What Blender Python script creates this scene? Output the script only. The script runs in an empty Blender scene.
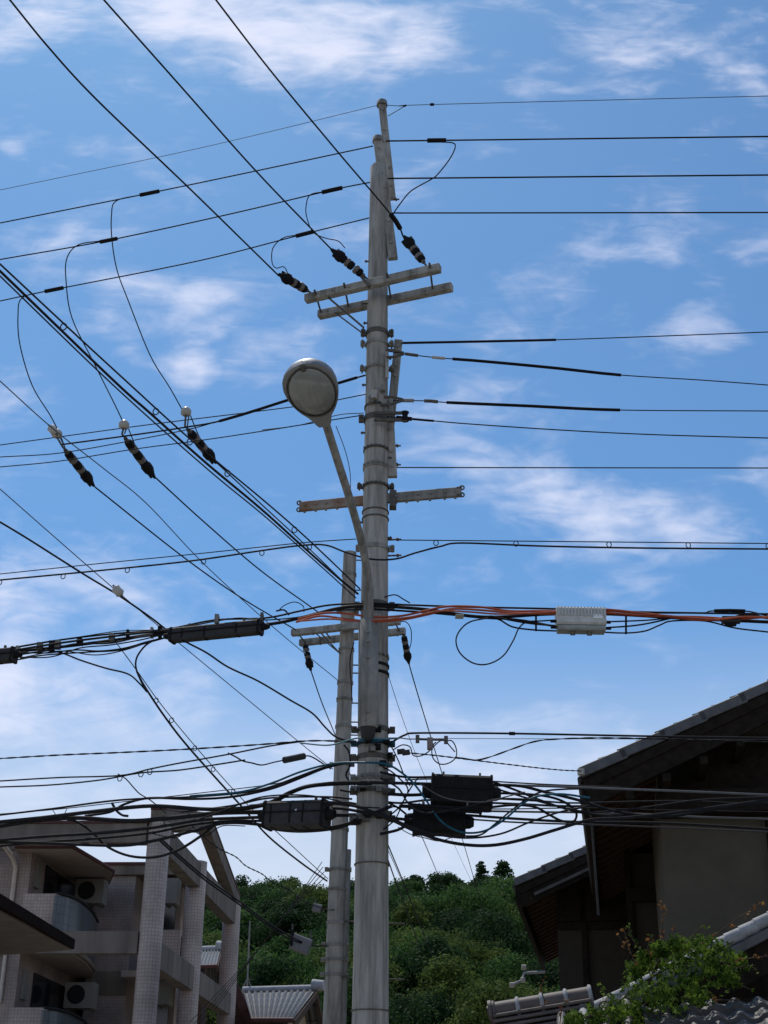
import bpy, math, random
import numpy as np
from mathutils import Vector, Matrix
rad = math.radians
scene = bpy.context.scene
C = scene.collection

# ------------------------------------------------------------------ camera
F = 1400.0; TH = rad(25.5); RO = rad(0.7); CAMZ = 1.6
f0 = Vector((0, math.cos(TH), math.sin(TH))); r0 = Vector((1, 0, 0)); u0 = Vector((0, -math.sin(TH), math.cos(TH)))
Rv = r0 * math.cos(RO) + u0 * math.sin(RO); Uv = -r0 * math.sin(RO) + u0 * math.cos(RO)
cam = bpy.data.cameras.new('camera'); cam.sensor_fit = 'VERTICAL'; cam.sensor_height = 24.0
cam.lens = F / 1024 * 24; cam.clip_end = 3000; cam.clip_start = .05
co = bpy.data.objects.new('camera', cam); C.objects.link(co)
mw = Matrix((Rv, Uv, -f0)).transposed().to_4x4(); mw.translation = (0, 0, CAMZ)
co.matrix_world = mw
scene.camera = co

# ------------------------------------------------------------------ world
SUN_EL = 62.0; SUN_AZ = -22.0          # azimuth measured from +Y towards +X
w = bpy.data.worlds.new('World'); scene.world = w; w.use_nodes = True
nt = w.node_tree; N = nt.nodes; L = nt.links; N.clear()
def nd(t, **k):
    n = N.new(t)
    for a, b in k.items(): setattr(n, a, b)
    return n
def mth(op, a, b=None, c=None, clamp=False):
    n = nd('ShaderNodeMath', operation=op); n.use_clamp = clamp
    for i, v in enumerate((a, b, c)):
        if v is None: continue
        if isinstance(v, (int, float)): n.inputs[i].default_value = v
        else: L.new(v, n.inputs[i])
    return n.outputs[0]
sky = nd('ShaderNodeTexSky', sky_type='NISHITA'); sky.sun_disc = False
sky.sun_elevation = rad(SUN_EL); sky.sun_rotation = rad(SUN_AZ)
sky.air_density = 1.0; sky.dust_density = 0.6; sky.ozone_density = 1.6
tc = nd('ShaderNodeTexCoord'); sep = nd('ShaderNodeSeparateXYZ'); L.new(tc.outputs['Generated'], sep.inputs[0])
yy = mth('MAXIMUM', sep.outputs['Y'], 0.12)
cx = mth('DIVIDE', sep.outputs['X'], yy); cz = mth('DIVIDE', sep.outputs['Z'], yy)
P2 = nd('ShaderNodeCombineXYZ'); L.new(cx, P2.inputs[0]); L.new(cz, P2.inputs[1])
def skypt(px, py):
    d = f0 * F + Rv * (px - 384) + Uv * (512 - py)
    return d.x / d.y, d.z / d.y
# cloud patches: centre, half sizes (in degrees-like tangent units), tilt, strength
BL = [(450, 150, 90, 30, 20, .3), (120, 300, 90, 70, 0, .35), (590, 560, 170, 26, -25, .3), (560, 60, 90, 40, 30, .35), (250, 350, 90, 60, 0, .32), (730, 280, 60, 50, 0, .3), (230, 18, 330, 62, -8, .95), (60, 18, 120, 42, 20, .75), (440, 50, 60, 34, 0, .45), (640, 30, 150, 55, 45, .42), (30, 330, 100, 90, -35, .45),
      (190, 366, 42, 36, 30, .80), (205, 295, 60, 24, 25, .50), (265, 335, 40, 22, 0, .35), (560, 500, 150, 50, -18, .62), (680, 530, 120, 45, -35, .42),
      (480, 370, 60, 46, 40, .5), (700, 330, 60, 40, 0, .42), (575, 250, 90, 50, 40, .33), (160, 600, 170, 60, -10, .36), (60, 700, 240, 130, 10, .62), (670, 240, 60, 60, 30, .3),
      (250, 790, 330, 80, 0, .42), (520, 800, 240, 80, 0, .35), (10, 150, 26, 12, 0, .6), (540, 590, 120, 40, -15, .28), (640, 650, 170, 60, 0, .2)]
acc = None
for (bx, by, hw, hh, ang, st) in BL:
    c = skypt(bx, by); e = skypt(bx + hw, by); g = skypt(bx, by - hh)
    sx = math.hypot(e[0] - c[0], e[1] - c[1]); sy = math.hypot(g[0] - c[0], g[1] - c[1])
    mp = nd('ShaderNodeMapping', vector_type='TEXTURE'); L.new(P2.outputs[0], mp.inputs[0])
    mp.inputs['Location'].default_value = (c[0], c[1], 0); mp.inputs['Rotation'].default_value = (0, 0, rad(ang)); mp.inputs['Scale'].default_value = (sx, sy, 1)
    ln = nd('ShaderNodeVectorMath', operation='LENGTH'); L.new(mp.outputs[0], ln.inputs[0])
    mr = nd('ShaderNodeMapRange', interpolation_type='SMOOTHERSTEP'); L.new(ln.outputs['Value'], mr.inputs[0])
    mr.inputs[1].default_value = 1.35; mr.inputs[2].default_value = 0.0; mr.inputs[3].default_value = 0; mr.inputs[4].default_value = st
    acc = mr.outputs[0] if acc is None else mth('MAXIMUM', acc, mr.outputs[0])
def noise(scale, detail, rough, dist, sc, rot):
    mp = nd('ShaderNodeMapping'); L.new(P2.outputs[0], mp.inputs[0]); mp.inputs['Scale'].default_value = sc; mp.inputs['Rotation'].default_value = (0, 0, rot)
    n = nd('ShaderNodeTexNoise'); n.inputs['Scale'].default_value = scale; n.inputs['Detail'].default_value = detail
    n.inputs['Roughness'].default_value = rough; n.inputs['Distortion'].default_value = dist; L.new(mp.outputs[0], n.inputs['Vector']); return n.outputs[0]
n1 = noise(9, 7, .52, .5, (1, 1.35, 1), rad(28)); n2 = noise(2.2, 3, .5, .3, (1, 1.4, 1), rad(-15)); n3 = noise(20, 5, .52, 1.4, (1, 2.6, 1), rad(-28)); n4 = noise(5, 7, .54, 1.0, (1, 2.4, 1), rad(-22))
nn = mth('ADD', mth('MULTIPLY', n1, .42), mth('ADD', mth('MULTIPLY', n2, .12), mth('ADD', mth('MULTIPLY', n3, .14), mth('MULTIPLY', n4, .32))))
dens = mth('ADD', mth('MULTIPLY', mth('SUBTRACT', nn, .5), 6.0), mth('SUBTRACT', mth('MULTIPLY', acc, 1.2), .0))
mr = nd('ShaderNodeMapRange', interpolation_type='SMOOTHSTEP'); L.new(dens, mr.inputs[0])
mr.inputs[1].default_value = 0; mr.inputs[2].default_value = 1.55; mr.inputs[3].default_value = 0; mr.inputs[4].default_value = .88
veil = nd('ShaderNodeMapRange', interpolation_type='SMOOTHSTEP'); L.new(sep.outputs['Z'], veil.inputs[0])   # thin high haze, thicker towards the horizon
veil.inputs[1].default_value = .38; veil.inputs[2].default_value = .15; veil.inputs[3].default_value = .055; veil.inputs[4].default_value = .88
mask = mth('MAXIMUM', mr.outputs[0], 0)
mx0 = nd('ShaderNodeMix', data_type='RGBA'); L.new(veil.outputs[0], mx0.inputs[0])
hs = nd('ShaderNodeMix', data_type='RGBA', blend_type='MULTIPLY'); hs.inputs[0].default_value = 1; L.new(sky.outputs[0], hs.inputs[6]); hs.inputs[7].default_value = (.52, .96, 1.26, 1)
L.new(hs.outputs[2], mx0.inputs[6]); mx0.inputs[7].default_value = (7.5, 8.1, 9.3, 1)
mx = nd('ShaderNodeMix', data_type='RGBA'); L.new(mask, mx.inputs[0]); L.new(mx0.outputs[2], mx.inputs[6]); mx.inputs[7].default_value = (8.9, 9.2, 10.9, 1)
bg = nd('ShaderNodeBackground'); bg.inputs[1].default_value = .096; L.new(mx.outputs[2], bg.inputs[0])
wo = nd('ShaderNodeOutputWorld'); L.new(bg.outputs[0], wo.inputs[0])

sl = bpy.data.lights.new('sun', 'SUN'); sl.energy = 3.2; sl.angle = rad(.5); sl.color = (1, .95, .87)
so = bpy.data.objects.new('sun', sl); C.objects.link(so)
sd = Vector((math.sin(rad(SUN_AZ)) * math.cos(rad(SUN_EL)), math.cos(rad(SUN_AZ)) * math.cos(rad(SUN_EL)), math.sin(rad(SUN_EL))))
so.rotation_euler = sd.to_track_quat('Z', 'Y').to_euler(); so.location = (0, 0, 30)
scene.view_settings.view_transform = 'Standard'; scene.view_settings.look = 'None'
scene.view_settings.gamma = 1; scene.view_settings.exposure = 0.0
scene.cycles.max_bounces = 5; scene.cycles.transparent_max_bounces = 6

# ------------------------------------------------------------------ helpers
CP = Vector((0, 0, CAMZ))
def ray(px, py): return f0 * F + Rv * (px - 384) + Uv * (512 - py)
def pY(px, py, Y): d = ray(px, py); return CP + d * (Y / d.y)
def pZ(px, py, z): d = ray(px, py); return CP + d * ((z - CAMZ) / d.z)
def YL(x): return 14.5 + (max(0, 372 - x) / 372) * 1.7

MATS = {}
def mat(name, col, rough=.7, metal=0, var=.15, scale=6, bump=.0, spec=.15, streak=False, col2=None, detail=5, stain=False):
    if name in MATS: return MATS[name]
    m = bpy.data.materials.new(name); m.use_nodes = True; t = m.node_tree; b = t.nodes['Principled BSDF']
    b.inputs['Roughness'].default_value = rough; b.inputs['Metallic'].default_value = metal
    b.inputs['Specular IOR Level'].default_value = spec
    c = t.nodes.new('ShaderNodeTexCoord'); mp = t.nodes.new('ShaderNodeMapping'); t.links.new(c.outputs['Object'], mp.inputs[0])
    if streak: mp.inputs['Scale'].default_value = (1, 1, .16)
    n = t.nodes.new('ShaderNodeTexNoise'); n.inputs['Scale'].default_value = scale; n.inputs['Detail'].default_value = detail; n.inputs['Roughness'].default_value = .65
    t.links.new(mp.outputs[0], n.inputs['Vector'])
    cr = t.nodes.new('ShaderNodeValToRGB'); t.links.new(n.outputs[0], cr.inputs[0])
    c2 = col2 or [min(1, x * (1 + var)) for x in col]; c1 = [x * (1 - var) for x in col] if not col2 else col
    cr.color_ramp.elements[0].color = (*c1, 1); cr.color_ramp.elements[1].color = (*c2, 1)
    cr.color_ramp.elements[0].position = .32; cr.color_ramp.elements[1].position = .68
    t.links.new(cr.outputs[0], b.inputs['Base Color'])
    if stain:      # dark run marks and blotches of old concrete
        m2 = t.nodes.new('ShaderNodeMapping'); m2.inputs['Scale'].default_value = (9, 9, .7); t.links.new(c.outputs['Object'], m2.inputs[0])
        n2 = t.nodes.new('ShaderNodeTexNoise'); n2.inputs['Scale'].default_value = 1.0; n2.inputs['Detail'].default_value = 7; n2.inputs['Roughness'].default_value = .7; t.links.new(m2.outputs[0], n2.inputs['Vector'])
        c2_ = t.nodes.new('ShaderNodeValToRGB'); t.links.new(n2.outputs[0], c2_.inputs[0]); c2_.color_ramp.elements[0].color = (.42, .41, .39, 1); c2_.color_ramp.elements[1].color = (1, 1, 1, 1)
        c2_.color_ramp.elements[0].position = .33; c2_.color_ramp.elements[1].position = .56
        mx_ = t.nodes.new('ShaderNodeMix'); mx_.data_type = 'RGBA'; mx_.blend_type = 'MULTIPLY'; mx_.inputs[0].default_value = 1
        t.links.new(cr.outputs[0], mx_.inputs[6]); t.links.new(c2_.outputs[0], mx_.inputs[7]); t.links.new(mx_.outputs[2], b.inputs['Base Color'])
    if bump:
        bp = t.nodes.new('ShaderNodeBump'); bp.inputs['Strength'].default_value = bump; bp.inputs['Distance'].default_value = .01
        t.links.new(n.outputs[0], bp.inputs['Height']); t.links.new(bp.outputs[0], b.inputs['Normal'])
    MATS[name] = m; return m
def tilemat(name, col, mortar, w_, h_, ms, offset=0, rough=.5, var=.08):
    m = bpy.data.materials.new(name); m.use_nodes = True; t = m.node_tree; b = t.nodes['Principled BSDF']; b.inputs['Roughness'].default_value = rough
    u = t.nodes.new('ShaderNodeTexCoord'); br = t.nodes.new('ShaderNodeTexBrick'); br.offset = offset
    t.links.new(u.outputs['UV'], br.inputs['Vector']); br.inputs['Scale'].default_value = 1
    br.inputs['Brick Width'].default_value = w_; br.inputs['Row Height'].default_value = h_; br.inputs['Mortar Size'].default_value = ms; br.inputs['Mortar Smooth'].default_value = .1
    br.inputs['Color1'].default_value = (*[x * (1 - var) for x in col], 1); br.inputs['Color2'].default_value = (*[x * (1 + var) for x in col], 1); br.inputs['Mortar'].default_value = (*mortar, 1)
    n = t.nodes.new('ShaderNodeTexNoise'); n.inputs['Scale'].default_value = 1.3; n.inputs['Detail'].default_value = 6; t.links.new(u.outputs['Object'], n.inputs['Vector'])
    mr = t.nodes.new('ShaderNodeMapRange'); t.links.new(n.outputs[0], mr.inputs[0]); mr.inputs[1].default_value = .3; mr.inputs[2].default_value = .7; mr.inputs[3].default_value = .60; mr.inputs[4].default_value = 1.08
    mx = t.nodes.new('ShaderNodeMix'); mx.data_type = 'RGBA'; mx.blend_type = 'MULTIPLY'; mx.inputs[0].default_value = 1
    t.links.new(br.outputs[0], mx.inputs[6]); t.links.new(mr.outputs[0], mx.inputs[7]); t.links.new(mx.outputs[2], b.inputs['Base Color'])
    MATS[name] = m; return m
def leafmat(name, a, b_, scale=.5, trans=.35, tip=None):
    m = bpy.data.materials.new(name); m.use_nodes = True; t = m.node_tree; b = t.nodes['Principled BSDF']; b.inputs['Roughness'].default_value = .7; b.inputs['Specular IOR Level'].default_value = .08
    g = t.nodes.new('ShaderNodeNewGeometry'); c = t.nodes.new('ShaderNodeTexCoord')
    n = t.nodes.new('ShaderNodeTexNoise'); n.inputs['Scale'].default_value = scale; n.inputs['Detail'].default_value = 3; t.links.new(c.outputs['Object'], n.inputs['Vector'])
    ad = t.nodes.new('ShaderNodeMath'); ad.operation = 'MULTIPLY_ADD'; t.links.new(g.outputs['Random Per Island'], ad.inputs[0]); ad.inputs[1].default_value = .5
    sb = t.nodes.new('ShaderNodeMath'); sb.operation = 'MULTIPLY_ADD'; t.links.new(n.outputs[0], sb.inputs[0]); sb.inputs[1].default_value = 1.6; sb.inputs[2].default_value = -.55
    t.links.new(sb.outputs[0], ad.inputs[2])
    cr = t.nodes.new('ShaderNodeValToRGB'); t.links.new(ad.outputs[0], cr.inputs[0])
    cr.color_ramp.elements[0].color = (*a, 1); cr.color_ramp.elements[1].color = (*b_, 1); cr.color_ramp.elements[0].position = .1; cr.color_ramp.elements[1].position = .95
    if tip:
        e = cr.color_ramp.elements.new(.99); e.color = (*tip, 1); cr.color_ramp.elements[1].position = .8
    t.links.new(cr.outputs[0], b.inputs['Base Color'])
    tr = t.nodes.new('ShaderNodeBsdfTranslucent'); t.links.new(cr.outputs[0], tr.inputs[0])
    mx = t.nodes.new('ShaderNodeMixShader'); mx.inputs[0].default_value = trans; t.links.new(b.outputs[0], mx.inputs[1]); t.links.new(tr.outputs[0], mx.inputs[2])
    t.links.new(mx.outputs[0], t.nodes['Material Output'].inputs[0])
    MATS[name] = m; return m

concrete = mat('pole_concrete', (.30, .275, .238), .9, var=.0, scale=4, bump=.5, streak=True, col2=(.50, .46, .40), spec=.1, detail=9, stain=True)
concrete2 = mat('old_pole_concrete', (.27, .24, .20), .9, scale=5, bump=.5, streak=True, col2=(.50, .455, .385), spec=.1, detail=9, stain=True)
galv = mat('galvanised_steel', (.29, .27, .235), .75, .1, .2, 5, .15, spec=.2, stain=True)
galvw = mat('pale_steel_arm', (.38, .355, .31), .8, .05, .2, 7, .2, spec=.2, stain=True)
bandm = mat('band_steel', (.12, .108, .09), .7, .2, .3, 20, .2, spec=.2)
rusty = mat('rusty_steel', (.36, .32, .27), .8, .1, 0, 4.5, .3, col2=(.24, .11, .055))
insw = mat('weathered_porcelain', (.17, .145, .125), .4, 0, .2, 9)
black = mat('black_rubber', (.014, .013, .014), .8, 0, .3, 30, spec=.12)
blackg = mat('black_sheath', (.016, .015, .017), .75, 0, .3, 12, spec=.18)
wgrey = mat('grey_wire', (.07, .07, .075), .75, .1, .2, 30, spec=.15)
orange = mat('orange_sheath', (.30, .055, .03), .7, 0, .25, 3, col2=(.50, .12, .055))
teal = mat('teal_sheath', (.015, .09, .13), .5, 0, .2, 12)
ceram = mat('white_porcelain', (.46, .42, .36), .35, 0, .1, 9)
boxblack = mat('closure_plastic', (.012, .011, .011), .75, 0, .3, 18, .2, spec=.15)
boxgrey = mat('closure_grey', (.045, .043, .042), .7, 0, .2, 12, .2)
ampm = mat('amplifier_aluminium', (.55, .54, .50), .6, .15, .15, 14, .1)
white = mat('white_label', (.8, .8, .8), .6, 0, .02)
wood = mat('dark_brown_wood', (.022, .016, .012), .9, 0, .35, 9, .3, spec=.1)
woodr = mat('rafter_wood', (.075, .040, .024), .7, 0, .35, 12, .3)
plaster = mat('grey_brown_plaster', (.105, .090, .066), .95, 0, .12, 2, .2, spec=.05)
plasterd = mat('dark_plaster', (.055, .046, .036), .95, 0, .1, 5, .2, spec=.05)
tilegrey = mat('roof_tile_grey', (.09, .084, .081), .6, .0, .3, 7, .2, spec=.6)
tilemossy = mat('lichened_roof_tile', (.09, .085, .082), .55, 0, 0, 7, .2, col2=(.17, .125, .105))
tilewhite = mat('pale_ridge_mortar', (.36, .35, .345), .75, 0, .25, 9, .3)
aptconc = mat('stained_concrete', (.12, .10, .082), .9, 0, 0, 2.2, .3, streak=True, col2=(.235, .195, .16))
aptpaint = mat('soffit_paint', (.34, .28, .235), .9, 0, .12, 3, .1)
brownroof = mat('brown_fascia', (.10, .045, .040), .6, 0, .2, 8)
darkglass = mat('window_glass', (.012, .014, .018), .12, 0, .2, 3, spec=.6)
aircon = mat('cream_plastic', (.25, .235, .205), .5, 0, .08, 5)
darkgr = mat('fan_grille', (.02, .02, .02), .6)
barkm = mat('bark', (.07, .05, .035), .9, 0, .3, 8, .3)
asphalt = mat('asphalt', (.12, .118, .112), .9, 0, .2, 40, .3)
soil = mat('hill_soil', (.025, .035, .014), .95, 0, .3, 2, .2)
glassl = mat('lamp_lens', (.23, .23, .205), .10, 0, .2, 3, spec=.9, detail=1)
lampm = mat('lamp_housing_metal', (.27, .265, .26), .42, .45, .1, 7)
tilep = tilemat('pink_mosaic_tile', (.50, .395, .345), (.34, .27, .235), .08, .08, .009)
tileh = tilemat('beige_wall_tile', (.38, .295, .255), (.28, .22, .19), .08, .08, .008)
glassblock = tilemat('blue_grey_block', (.07, .095, .12), (.035, .042, .05), .20, .20, .012, rough=.3)

class MB:
    def __init__(s): s.v = []; s.f = []; s.uv = []; s.sm = []
    def add(s, vs, fs, uvs=None, smooth=False):
        o = len(s.v); s.v += [tuple(x) for x in vs]
        for i, fc in enumerate(fs):
            s.f.append([o + k for k in fc]); s.sm.append(smooth)
            if uvs: s.uv.append(uvs[i])
            else:
                p = [Vector(vs[k]) for k in fc]; n = (p[1] - p[0]).cross(p[2] - p[0])
                ax = max(range(3), key=lambda q: abs(n[q]))
                s.uv.append([((q.y, q.z) if ax == 0 else (q.x, q.z) if ax == 1 else (q.x, q.y)) for q in p])
        return s
    def box(s, a, b):
        x0, y0, z0 = a; x1, y1, z1 = b
        v = [(x0, y0, z0), (x1, y0, z0), (x1, y1, z0), (x0, y1, z0), (x0, y0, z1), (x1, y0, z1), (x1, y1, z1), (x0, y1, z1)]
        return s.add(v, [(0, 3, 2, 1), (4, 5, 6, 7), (0, 1, 5, 4), (1, 2, 6, 5), (2, 3, 7, 6), (3, 0, 4, 7)])
    def bar(s, p, q, w_, h_, up=(0, 0, 1), bev=0):
        p = Vector(p); q = Vector(q); d = (q - p).normalized(); up = Vector(up)
        sx = d.cross(up)
        if sx.length < 1e-4: sx = d.cross(Vector((1, 0, 0)))
        sx.normalize(); uz = sx.cross(d).normalized()
        if bev:
            prof = [(-w_/2 + bev, -h_/2), (w_/2 - bev, -h_/2), (w_/2, -h_/2 + bev), (w_/2, h_/2 - bev), (w_/2 - bev, h_/2), (-w_/2 + bev, h_/2), (-w_/2, h_/2 - bev), (-w_/2, -h_/2 + bev)]
        else: prof = [(-w_/2, -h_/2), (w_/2, -h_/2), (w_/2, h_/2), (-w_/2, h_/2)]
        n = len(prof)
        v = [e + sx * a + uz * b for e in (p, q) for a, b in prof]
        fs = [(i, (i + 1) % n, n + (i + 1) % n, n + i) for i in range(n)] + [tuple(range(n))[::-1], tuple(range(n, 2 * n))]
        return s.add(v, fs)
    def tube(s, pts, r, n=8, smooth=True, cap=True):
        pts = [Vector(p) for p in pts]; m = len(pts)
        rs = r if isinstance(r, (list, tuple)) else [r] * m
        T = [(pts[min(i + 1, m - 1)] - pts[max(i - 1, 0)]).normalized() for i in range(m)]
        a = Vector((0, 0, 1)) if abs(T[0].z) < .9 else Vector((1, 0, 0))
        u = T[0].cross(a).normalized(); vs = []; acc = [0]
        for i in range(m):
            u = (u - T[i] * u.dot(T[i])).normalized(); v = T[i].cross(u)
            if i: acc.append(acc[-1] + (pts[i] - pts[i - 1]).length)
            for k in range(n):
                t = 2 * math.pi * k / n; vs.append(pts[i] + (u * math.cos(t) + v * math.sin(t)) * rs[i])
        fs = []; uv = []
        for i in range(m - 1):
            for k in range(n):
                k2 = (k + 1) % n; fs.append((i * n + k, i * n + k2, (i + 1) * n + k2, (i + 1) * n + k))
                c = 2 * math.pi * rs[0] / n; uv.append([(k * c, acc[i]), ((k + 1) * c, acc[i]), ((k + 1) * c, acc[i + 1]), (k * c, acc[i + 1])])
        s.add(vs, fs, uv, smooth)
        if cap:
            s.add(vs[:n], [tuple(range(n))[::-1]]); s.add(vs[-n:], [tuple(range(n))])
        return s
    def prism(s, poly, ex):
        n = len(poly); ex = Vector(ex); v = [Vector(p) for p in poly]; v = v + [p + ex for p in v]
        return s.add(v, [tuple(range(n))[::-1], tuple(range(n, 2 * n))] + [(i, (i + 1) % n, n + (i + 1) % n, n + i) for i in range(n)])
    def build(s, name, m, parent=None, world=False):
        me = bpy.data.meshes.new(name); vs = s.v
        if world and parent is not None:
            l = parent.location; vs = [(a - l.x, b - l.y, c - l.z) for a, b, c in vs]
        me.from_pydata(vs, [], s.f); uvl = me.uv_layers.new(name='UV')
        flat = [c for f_ in s.uv for p in f_ for c in p]
        uvl.data.foreach_set('uv', flat); me.polygons.foreach_set('use_smooth', s.sm)
        me.materials.append(m); me.validate(); me.update()
        o = bpy.data.objects.new(name, me); C.objects.link(o)
        if parent is not None: o.parent = parent
        return o
def sub(o, parent_thing):        # the same offset as its thing: sub-part meshes are built in the thing's frame
    return o
def tag(o, label=None, cat=None, group=None, kind=None):
    if label: o['label'] = label
    if cat: o['category'] = cat
    if group: o['group'] = group
    if kind: o['kind'] = kind
    return o
def thing(name, label, cat, loc=(0, 0, 0), rz=0, group=None):
    o = bpy.data.objects.new(name, None); C.objects.link(o); o.location = loc; o.rotation_euler = (0, 0, rz); o.empty_display_size = .2
    return tag(o, label, cat, group)
def smoothpts(P, seg=10):
    if len(P) < 3: return [Vector(p) for p in P]
    P = [Vector(p) for p in P]; Q = [P[0] * 2 - P[1]] + P + [P[-1] * 2 - P[-2]]; out = []
    for i in range(1, len(Q) - 2):
        a, b, c, d = Q[i - 1:i + 3]
        for k in range(seg):
            t = k / seg
            out.append(.5 * ((2 * b) + (c - a) * t + (2 * a - 5 * b + 4 * c - d) * t * t + (3 * b - a - 3 * c + d) * t ** 3))
    return out + [P[-1]]
def smooth2(pts, seg):
    q = smoothpts([(x, y, 0) for x, y in pts], seg); return [(p.x, p.y) for p in q]

# ------------------------------------------------------------------ the setting
def gsheet(name, x0, x1, y0, y1, z, m):
    mb = MB(); mb.add([(x0, y0, z), (x1, y0, z), (x1, y1, z), (x0, y1, z)], [(0, 1, 2, 3)]); return tag(mb.build(name, m), kind='structure')
gsheet('ground', -1200, 1200, -1200, 1200, -.02, mat('ground_earth', (.24, .225, .19), .95, 0, .2, .5))
gsheet('road', -60, 60, 2.5, 8.5, -.01, asphalt)
mb = MB(); mb.box((-60, 8.5, -.01), (60, 10.2, .12)); tag(mb.build('pavement', mat('paving', (.38, .36, .33), .9, 0, .1, 6)), kind='structure')
mb = MB(); mb.add([(-60, 3.0, -.006), (60, 3.0, -.006), (60, 3.12, -.006), (-60, 3.12, -.006)], [(0, 1, 2, 3)]); tag(mb.build('road_marking', white), kind='structure')

rng = np.random.default_rng(7); random.seed(5)
def hill_z(x, y):
    t = np.clip((y - 62) / 100.0, 0, 1); r = 28.3 * t ** .82 + 2.5 * t * np.cos(x * .06 + 1.2) * .35
    r += 0.6 * np.sin(x * .21 + y * .07) * t
    r -= 3.6 * t * np.clip((3 - x) / 16.0, 0, 1)
    return np.where(y > 162, r - (y - 162) * .15, r) + 0.0
gx = np.linspace(-150, 150, 61); gy = np.linspace(62, 260, 50)
GX, GY = np.meshgrid(gx, gy); GZ = hill_z(GX, GY)
vs = [tuple(p) for p in np.stack([GX.ravel(), GY.ravel(), GZ.ravel()], 1)]; nxg = len(gx)
fs = [(j * nxg + i, j * nxg + i + 1, (j + 1) * nxg + i + 1, (j + 1) * nxg + i) for j in range(len(gy) - 1) for i in range(nxg - 1)]
mb = MB(); mb.add(vs, fs, smooth=True); tag(mb.build('hill', soil), kind='structure')

def leaves(cent, radii, n, size, squash=.8, up=.3, shape=4, aspect=.6):
    """leaf faces on and inside the shells of clumps -> verts (k*shape,3)"""
    idx = rng.integers(0, len(cent), n); c = cent[idx]; r = radii[idx]
    d = rng.normal(size=(n, 3)); d[:, 2] = d[:, 2] * .9 + up; d /= np.linalg.norm(d, axis=1)[:, None]
    rr = r * (rng.random(n) ** .35) * (1 + .12 * rng.normal(size=n)); p = c + d * rr[:, None] * np.array([1, 1, squash])
    nrm = d + rng.normal(size=(n, 3)) * .55; nrm /= np.linalg.norm(nrm, axis=1)[:, None]
    t = np.cross(nrm, rng.normal(size=(n, 3))); t /= np.linalg.norm(t, axis=1)[:, None]; b = np.cross(nrm, t)
    s = size * (.6 + .8 * rng.random(n))
    if shape == 4: q = [(-1, 0), (0, -aspect), (1, 0), (0, aspect)]
    else: q = [(-.9, 0), (-.25, -.22), (-.15, -.8), (.15, -.28), (1, 0), (.15, .28), (-.15, .8), (-.25, .22)]
    V = np.stack([p + t * (s * a)[:, None] + b * (s * bb)[:, None] for a, bb in q], 1)
    if shape == 4: V[:, 1] += nrm * (s * .18)[:, None]; V[:, 3] += nrm * (s * .18)[:, None]
    return V.reshape(-1, 3)
def facemesh(name, V, k, m, parent=None):
    me = bpy.data.meshes.new(name); n = len(V); me.vertices.add(n); me.vertices.foreach_set('co', V.astype(np.float32).ravel())
    me.loops.add(n); me.loops.foreach_set('vertex_index', np.arange(n, dtype=np.int32)); me.polygons.add(n // k)
    me.polygons.foreach_set('loop_start', np.arange(0, n, k, dtype=np.int32))
    me.materials.append(m); me.update(calc_edges=True); me.validate()
    o = bpy.data.objects.new(name, me); C.objects.link(o)
    if parent is not None: o.parent = parent
    return o
leafA = leafmat('hill_foliage', (.010, .036, .012), (.085, .165, .040), .13, .42)
leafD = leafmat('dark_foliage', (.008, .024, .010), (.045, .09, .028), .4, .4)
leafH = leafmat('yellowish_foliage', (.03, .055, .012), (.14, .185, .045), .3, .4)
leafY = leafmat('olive_foliage', (.05, .075, .015), (.20, .20, .055), .5, .35)
leafG = leafmat('bright_foliage', (.03, .08, .012), (.12, .21, .035), .5, .4)
leafV = leafmat('vine_foliage', (.012, .038, .006), (.17, .26, .035), 5.0, .42)
leafR = leafmat('red_vine_tips', (.16, .035, .015), (.36, .20, .06), 4.0, .4)
def crown_clumps(R, H, n, conifer=False):
    c = []; r = []
    for i in range(n * 3 if conifer else n):
        if conifer:
            t = (i + .5) / (n * 3); a = i * 2.4 + rng.uniform(-.4, .4); rr = R * (1 - t ** 2) * rng.uniform(.3, .95)
            c.append((math.cos(a) * rr, math.sin(a) * rr, H * (.05 + .9 * t) + rng.uniform(-.15, .15))); r.append(.30 * R * rng.uniform(.7, 1.2))
        else:
            u = rng.normal(size=3); u /= np.linalg.norm(u); u[2] = abs(u[2]) * .9 - .15
            c.append((u[0] * R * .72, u[1] * R * .72, H * .5 + u[2] * H * .45)); r.append(R * rng.uniform(.25, .45))
    return np.array(c), np.array(r)
# the wood that covers the hillside: a mass of crowns
parts = []; tint = []
for Y in np.arange(74, 166, 4.4):
    for X in np.arange(-62, 62, 4.6):
        x = X + rng.uniform(-1.5, 1.5); y = Y + rng.uniform(-1.5, 1.5)
        if abs(x) > .20 * y + 16: continue
        R = rng.uniform(2.0, 4.2) * (1.0 if Y < 150 else .8); H = rng.uniform(3.0, 6.5) * (1.0 if Y < 150 else .8)
        nc = 20; c, r = crown_clumps(R, H, nc); c += np.array([x, y, float(hill_z(np.array(x), np.array(y))) + .3])
        parts.append(leaves(c, r, int(720 * R * R) if abs(x) < .17 * y + 3 else 420, (.065 + .00036 * Y) * (1 if abs(x) < .17 * y + 3 else 2.2), .75, .35)); tint += [int(rng.choice([0, 0, 0, 1, 1, 2]))] * (len(parts[-1]) // 4)
hw = facemesh('hillside_wood', np.concatenate(parts), 4, leafA); hw.data.materials.append(leafD); hw.data.materials.append(leafH); hw.data.polygons.foreach_set('material_index', np.array(tint, dtype=np.int32)); hw.data.update()
tag(hw, 'dense dark green wood covering the hillside behind the poles', 'wood', kind='stuff')

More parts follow.
